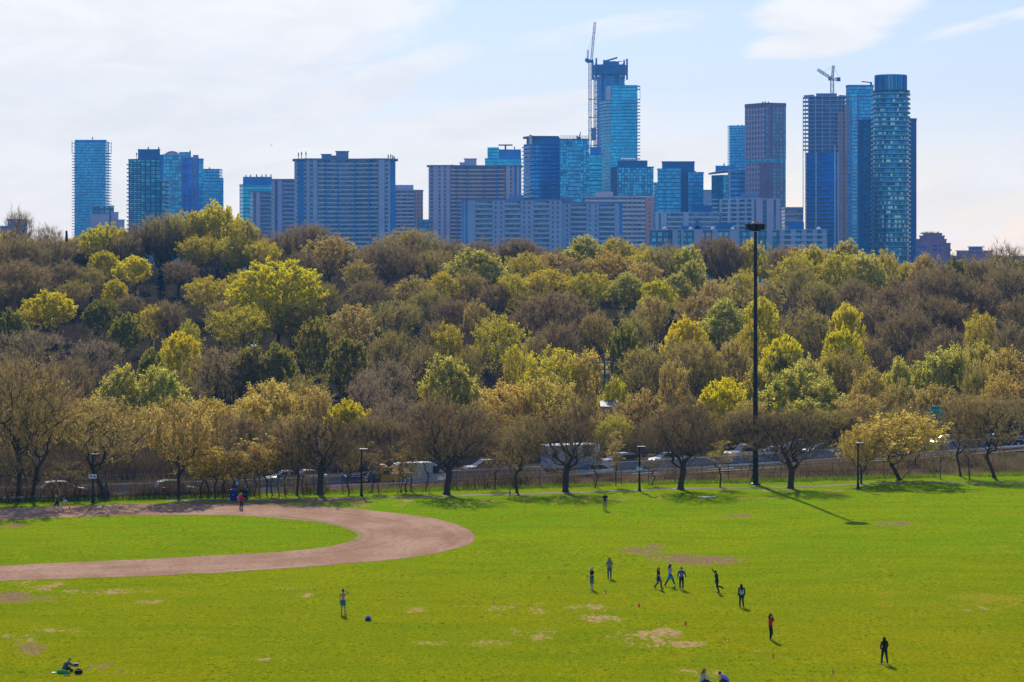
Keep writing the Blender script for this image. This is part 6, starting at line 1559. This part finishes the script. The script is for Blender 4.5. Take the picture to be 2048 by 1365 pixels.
person(1769,1330,'person in black hooded top and trousers with white shoes, rightmost on the pitch',20,1.66,dict(kl=(-.17,.02,.5),al=(-.21,.0,.09),fl=(-.24,.16,.035),kr=(.16,.02,.5),ar=(.20,-.04,.09),fr=(.23,.12,.035),el=(-.26,.03,1.17),wl=(-.2,.12,.98),er=(.26,.03,1.17),wr=(.2,.12,.98)),BLK,'long',BLK,'long',hair=(.012,.008,.01),hairlen=.14,hood=True,shoes=(.55,.6,.7),wide=1.12)
person(686,1229,'bare-chested person in blue shorts and cap shading the eyes with one hand',-20,1.78,dict(er=(.36,.12,1.50),wr=(.12,.18,1.66),el=(-.25,-.02,1.16),wl=(-.24,.02,.92),ar=(.14,.02,.09),fr=(.2,.17,.035)),None,'none',(.02,.20,.36),'short',hair=(.03,.02,.02),cap=(.6,.6,.6),skin=(.50,.27,.17),shoes=(.45,.25,.17))
person(1210,1021,'person in navy tee and khaki trousers standing alone in front of the fence',15,1.74,None,(.02,.025,.06),'short',(.34,.24,.16),'long',hair=(.42,.24,.08),shoes=(.10,.05,.05))
e = person(482,1019,'blond person in red coat and dark leggings walking on the track',-75,1.68,dict(WALK,el=(-.24,.12,1.18),wl=(-.16,.34,1.12),er=(.24,.12,1.18),wr=(.16,.34,1.14),al=(-.1,.1,.09),fl=(-.1,.26,.04),ar=(.1,-.14,.12),fr=(.1,.02,.04)),(.55,.015,.03),'long',(.02,.015,.05),'long',hair=(.55,.32,.06),hairlen=.1,wide=1.15)
pr_ = person(114,1025,'blond jogger in black top and shorts on the far side of the track',60,1.70,RUN,BLK,'none',BLK,'short',hair=(.5,.35,.15),hairlen=.08,skin=(.55,.36,.26),shoes=(.6,.6,.6))
person(130,1019,'jogger in dark tee and white shorts running behind the blond jogger',70,1.76,dict(RUN,kl=(-.1,.18,.55),al=(-.1,.3,.14),fl=(-.1,.48,.14),kr=(.1,-.16,.55),ar=(.1,-.45,.2),fr=(.1,-.44,.06)),(.06,.03,.05),'short',(.7,.75,.85),'short',hair=(.02,.015,.015),shoes=(.05,.08,.45))
# disc in the hand, pink pack on the back
def disc(loc, col, label, tilt=(0,0,0), name='flying_disc'):
    b = MB(); b.lathe([(.132,0),(.137,.012),(.12,.026),(.02,.03)],20); o = b.build(name, plain('disc_%d%d' % (int(col[0]*100),int(col[1]*100)), col, .4), None, smooth=False, loc=loc); o.rotation_euler = tilt; return tag(o, label, 'flying disc')
p = field(1184,1180); disc((p.x-.33,p.y-.05,gz(p.x,p.y)+1.02), (.70,.75,.02), 'yellow-green disc held by the player in the white cap', (1.3,.3,0))
p = field(476,1019); zz = gz(p.x,p.y)
e = empty('backpack', (p.x+.06,p.y,zz+1.0), 'pink and white backpack worn by the person in the red coat', 'backpack')
blob('pack_body', [((0,0,.02),.11,(0,0,.26),.10)], [], .014, cloth((.75,.10,.25)), e); blob('front_pocket', [((-.1,0,.16),.05,(-.1,0,.27),.05)], [], .012, cloth((.75,.6,.75)), e)
# seated people
SIT = dict(pelvis=(0,0,.12), waist=(0,.04,.27), chest=(0,.16,.46), neck=(0,.26,.60), head=(0,.34,.74), sl=(-.18,.24,.56), sr=(.18,.24,.56), hl=(-.1,.02,.11), hr=(.1,.02,.11), kl=(-.3,.30,.22), al=(-.05,.42,.08), fl=(.08,.46,.06), kr=(.3,.30,.22), ar=(.05,.5,.08), fr=(-.08,.54,.06), el=(-.24,.38,.36), wl=(-.12,.58,.30), er=(.24,.38,.36), wr=(.12,.6,.30), look=(0,1,-.5))
person(128,1342,'bald person in grey-blue jacket seated on the grass sorting bags',-80,1.75,dict(SIT,er=(.24,.44,.40),wr=(.14,.72,.33),el=(-.22,.44,.40),wl=(-.10,.70,.32)),(.10,.13,.24),'long',(.02,.02,.03),'long',hair=None,bald=True,wide=1.1)
person(1403,1368,'long-haired person in pale grey-blue top sitting at the bottom edge',-75,1.66,dict(SIT,chest=(0,.10,.48),neck=(0,.15,.63),head=(0,.19,.79),sl=(-.17,.13,.58),sr=(.17,.13,.58),look=(0,1,-.2)),(.40,.45,.62),'long',(.03,.03,.05),'long',hair=(.30,.16,.09),hairlen=.2)
person(1455,1368,'dark-haired person in violet-blue top bending forward over a white blanket',85,1.66,dict(SIT,chest=(0,.22,.42),neck=(0,.34,.53),head=(0,.46,.60),sl=(-.18,.31,.50),sr=(.18,.31,.50),er=(.2,.42,.3),wr=(.1,.55,.35)),(.26,.28,.75),'short',(.02,.03,.12),'long',hair=(.03,.02,.025),hairlen=.0)
p = field(1437,1371); b = MB(); z = gz(p.x,p.y)
NBX = 14
vs = [(p.x-1.1+2.2*i/NBX, p.y-.5+1.0*j/NBX, z+.05+.025*math.sin(i*1.7+j)+.02*math.sin(j*2.3)) for j in range(NBX+1) for i in range(NBX+1)]
fs = [(j*(NBX+1)+i, j*(NBX+1)+i+1, (j+1)*(NBX+1)+i+1, (j+1)*(NBX+1)+i) for j in range(NBX) for i in range(NBX)]
tag(link('picnic_blanket', mesh('picnic_blanket', vs, fs, cloth((.7,.66,.6)), smooth=True)), 'rumpled white blanket between the two people at the bottom edge', 'blanket')
def bag(px, py, segs, col, label, name='bag', extra=None):
    p = field(px, py); p.z = gz(p.x,p.y); e = empty(name, p, label, 'bag'); blob('bag_body', segs, [], .014, cloth(col), e)
    if extra: blob(extra[0], extra[1], [], .012, cloth(extra[2]), e)
    return e
bag(126,1346,[((-.26,0,.12),.13,(.0,0,.10),.11),((0,0,.10),.11,(.2,.05,.10),.09)],(.02,.50,.12),'shiny green bag in front of the bald seated person','bag',('strap',[((-.1,0,.22),.03,(.15,0,.22),.02)],(.5,.6,.05)))
bag(157,1347,[((-.14,0,.13),.13,(.14,0,.13),.13),((-.05,.05,.24),.09,(.1,.05,.24),.08)],(.02,.012,.03),'black bag beside the green bag of the bald person','bag',('strap',[((-.2,-.1,.22),.02,(.18,-.1,.24),.02)],(.5,.35,.45)))
p = field(107,1345); disc((p.x,p.y,gz(p.x,p.y)+.03),(.8,.72,.8),'white disc lying left of the green bag')
p = field(133,1351); e = empty('trainers', (p.x,p.y,gz(p.x,p.y)), 'pair of pale trainers in front of the green bag', 'shoes')
for s in (-1,1): blob('shoe', [((s*.09-.05,0,.05),.045,(s*.09+.08,.02,.04),.035)], [], .01, cloth((.4,.38,.5)), e)
p = field(153,1341); e = empty('cool_box', (p.x,p.y-.02,gz(p.x,p.y)+.33), 'small dark box with pale lid on top of the black bag', 'box')
b = MB(); b.box(-.12,.12,-.09,.09,0,.13); b.build('box_body', cloth((.03,.02,.05)), e); b = MB(); b.box(-.13,.13,-.1,.1,.131,.165); b.build('lid', cloth((.6,.65,.6)), e)
p = field(736,1242); e = empty('backpack', (p.x,p.y,gz(p.x,p.y)), 'blue backpack lying on the grass right of the bare-chested person', 'backpack')
blob('pack_body', [((-.05,0,.14),.15,(.04,0,.20),.15),((-.12,0,.10),.10,(.14,0,.10),.10)], [], .014, cloth((.10,.16,.45)), e); blob('front_pocket', [((-.04,-.15,.12),.07,(.05,-.15,.13),.07)], [], .012, cloth((.02,.03,.10)), e)
blob('strap', [((-.12,0,.05),.03,(-.27,-.04,.03),.02),((.12,0,.05),.03,(.28,-.02,.03),.02)], [], .01, cloth((.35,.25,.3)), e); blob('top_flap', [((-.08,-.02,.30),.09,(.08,-.02,.31),.09)], [], .012, cloth((.45,.52,.75)), e)
# birds
def bird(px, py, d, s, label, col):
    e = empty('bird', (X_at(px,d),d,Z_at(py,d)), label, 'bird', None, .6); M = cloth(col)
    o = blob('body', [((-.18,0,0),.05,(.16,0,.02),.07),((.16,0,.02),.06,(.27,0,.05),.045),((.3,0,.05),.015,(.36,0,.04),.008)], [], .014, M, e)
    b = MB()
    for t in (-1,1): b.add([(.12,t*.04,.03),(-.1,t*.04,.03),(-.14,t*.4,.2),(.06,t*.42,.22),(-.2,t*.85,.12),(-.12,t*.86,.13)], [(0,1,2,3),(3,2,4,5)]); b.add([(.12,t*.04,.045),(-.1,t*.04,.045),(-.14,t*.4,.215),(.06,t*.42,.235),(-.2,t*.85,.13),(-.12,t*.86,.14)], [(3,2,1,0),(5,4,2,3)])
    b.build('wings', M, e); e.scale = (s,s,s)
bird(543,291,420,.5,'small bird gliding in the sky above the mauve slabs',(.2,.2,.22))
bird(507,694,330,1.3,'white gull gliding in front of the trees below the big bright tree',(.8,.8,.78))
# ---------------------------------------------------------------- sun, sky, air, camera
SUN_EL = R(35); SUN_AZ = R(-8)    # azimuth from the view direction, minus = left
ld = bpy.data.lights.new('sun', 'SUN'); ld.energy = 4.6; ld.angle = R(.55); ld.color = (1.0,.90,.72)
lo_ = bpy.data.objects.new('sun', ld); COL.objects.link(lo_)
sv = Vector((math.sin(SUN_AZ)*math.cos(SUN_EL), math.cos(SUN_AZ)*math.cos(SUN_EL), math.sin(SUN_EL)))
lo_.rotation_euler = (-sv).to_track_quat('-Z', 'Y').to_euler(); lo_.location = (0,0,200)
w = bpy.data.worlds.new('World'); SC.world = w; w.use_nodes = True
nt = w.node_tree; nt.nodes.clear()
out = nt.nodes.new('ShaderNodeOutputWorld'); bg = N(nt, 'Background', i_Strength=SKY_STR); L(nt, bg.outputs[0], out.inputs[0])
sky = nt.nodes.new('ShaderNodeTexSky'); sky.sky_type = 'NISHITA'; sky.sun_disc = False; sky.sun_elevation = SUN_EL; sky.sun_rotation = SUN_AZ
sky.air_density = 1.0; sky.dust_density = SKY_DUST; sky.ozone_density = 2.0; sky.altitude = 100
tc = N(nt, 'TexCoord'); sp = N(nt, 'SeparateXYZ'); L(nt, tc.outputs['Generated'], sp.inputs[0])
ax = mathn(nt, 'DIVIDE', sp.outputs[0], mathn(nt, 'MAXIMUM', sp.outputs[1], 0.05)); az = mathn(nt, 'DIVIDE', sp.outputs[2], mathn(nt, 'MAXIMUM', sp.outputs[1], 0.05))
# cirrus: long streaks rising to the right
def cmb(a, b, c=None):
    n = N(nt, 'CombineXYZ')
    for i, q in enumerate((a, b, c)):
        if q is None: continue
        if isinstance(q, (int, float)): n.inputs[i].default_value = q
        else: L(nt, q, n.inputs[i])
    return n.outputs[0]
rot = lambda a: (mathn(nt,'ADD',mathn(nt,'MULTIPLY',ax,math.cos(a)),mathn(nt,'MULTIPLY',az,math.sin(a))), mathn(nt,'SUBTRACT',mathn(nt,'MULTIPLY',az,math.cos(a)),mathn(nt,'MULTIPLY',ax,math.sin(a))))
r1, r2 = rot(R(16))
v1 = cmb(mathn(nt,'MULTIPLY',r1,9.0), mathn(nt,'MULTIPLY',r2,60.0), 1.7)
n1 = N(nt, 'TexNoise', i_Scale=1.0, i_Detail=8.0, i_Roughness=0.58, i_Distortion=0.6); L(nt, v1, n1.inputs['Vector'])
v2 = cmb(mathn(nt,'MULTIPLY',ax,22.0), mathn(nt,'MULTIPLY',az,70.0), 5.1)
n2 = N(nt, 'TexNoise', i_Scale=1.0, i_Detail=7.0, i_Roughness=0.6, i_Distortion=0.4); L(nt, v2, n2.inputs['Vector'])
def bump_at(px, py, rx, ry, ang=0.0, amp=1.0):
    cx, cz = (px-1024)/F, (HY-py)/F
    dx = mathn(nt,'SUBTRACT',ax,cx); dz = mathn(nt,'SUBTRACT',az,cz); a = R(ang)
    u = mathn(nt,'ADD',mathn(nt,'MULTIPLY',dx,math.cos(a)),mathn(nt,'MULTIPLY',dz,math.sin(a))); v = mathn(nt,'SUBTRACT',mathn(nt,'MULTIPLY',dz,math.cos(a)),mathn(nt,'MULTIPLY',dx,math.sin(a)))
    u = mathn(nt,'DIVIDE',u,rx/F); v = mathn(nt,'DIVIDE',v,ry/F)
    q = mathn(nt,'ADD',mathn(nt,'MULTIPLY',u,u),mathn(nt,'MULTIPLY',v,v))
    return mathn(nt,'MULTIPLY',mathn(nt,'SUBTRACT',1.0,smooth01(nt,q,0.0,1.9)),amp)
tot = None
for b_ in [(60,150,620,330,0,1.05),(480,70,420,150,14,.95),(640,215,330,50,22,.85),(900,235,420,22,8,.75),(820,265,520,30,4,.7),(1660,25,170,52,6,.95),(1630,85,140,36,6,.92),(1980,45,180,16,14,.6),(1240,60,260,30,8,.35),(1000,340,900,60,2,.65),(1900,440,700,150,0,.55),(300,420,700,120,0,.9)]:
    x = bump_at(*b_); tot = x if tot is None else mathn(nt,'MAXIMUM',tot,x)
ns = mathn(nt,'ADD',mathn(nt,'MULTIPLY',n1.outputs[0],0.6),mathn(nt,'MULTIPLY',n2.outputs[0],0.4))
m = mathn(nt,'ADD',tot,mathn(nt,'MULTIPLY',mathn(nt,'SUBTRACT',ns,0.5),2.1))
mask = mathn(nt,'MULTIPLY',smooth01(nt,m,0.2,0.85),0.9)
skyc = mixc(nt, 1.0, sky.outputs[0], SKY_TINT, 'MULTIPLY')
cloud = mixc(nt, smooth01(nt, n2.outputs[0], .3, .7), CLOUD_A, CLOUD_B)
L(nt, mixc(nt, mask, skyc, cloud), bg.inputs['Color'])

if HAZE > 0:
    b = MB(); b.box(-1400, 1400, -60, 3200, -40, 240)
    m_, ntv, ov = nodes('haze_air'); pv = N(ntv, 'VolumePrincipled', i_Density=HAZE, i_Anisotropy=0.1); pv.inputs['Color'].default_value = (*HAZE_COL, 1)
    L(ntv, pv.outputs[0], ov.inputs['Volume'])
    tag(b.build('haze', m_, None), 'thin blue haze filling the air of the valley and the city', 'haze', kind='stuff')
    SC.cycles.volume_bounces = 0; SC.cycles.volume_step_rate = 10
cd = bpy.data.cameras.new('camera'); cam = bpy.data.objects.new('camera', cd); COL.objects.link(cam); SC.camera = cam
cam.location = (0, 0, CAMZ); cam.rotation_euler = (PI/2, 0, 0)
cd.sensor_width = 36.0; cd.lens = F/2048*36.0; cd.shift_y = (HY-682.5)/2048; cd.clip_start = 1; cd.clip_end = 30000
SC.view_settings.view_transform = 'Standard'; SC.view_settings.look = 'None'; SC.view_settings.exposure = EXPO; SC.view_settings.gamma = 1.0
SC.cycles.max_bounces = 5; SC.cycles.diffuse_bounces = 2; SC.cycles.transmission_bounces = 2; SC.cycles.glossy_bounces = 2
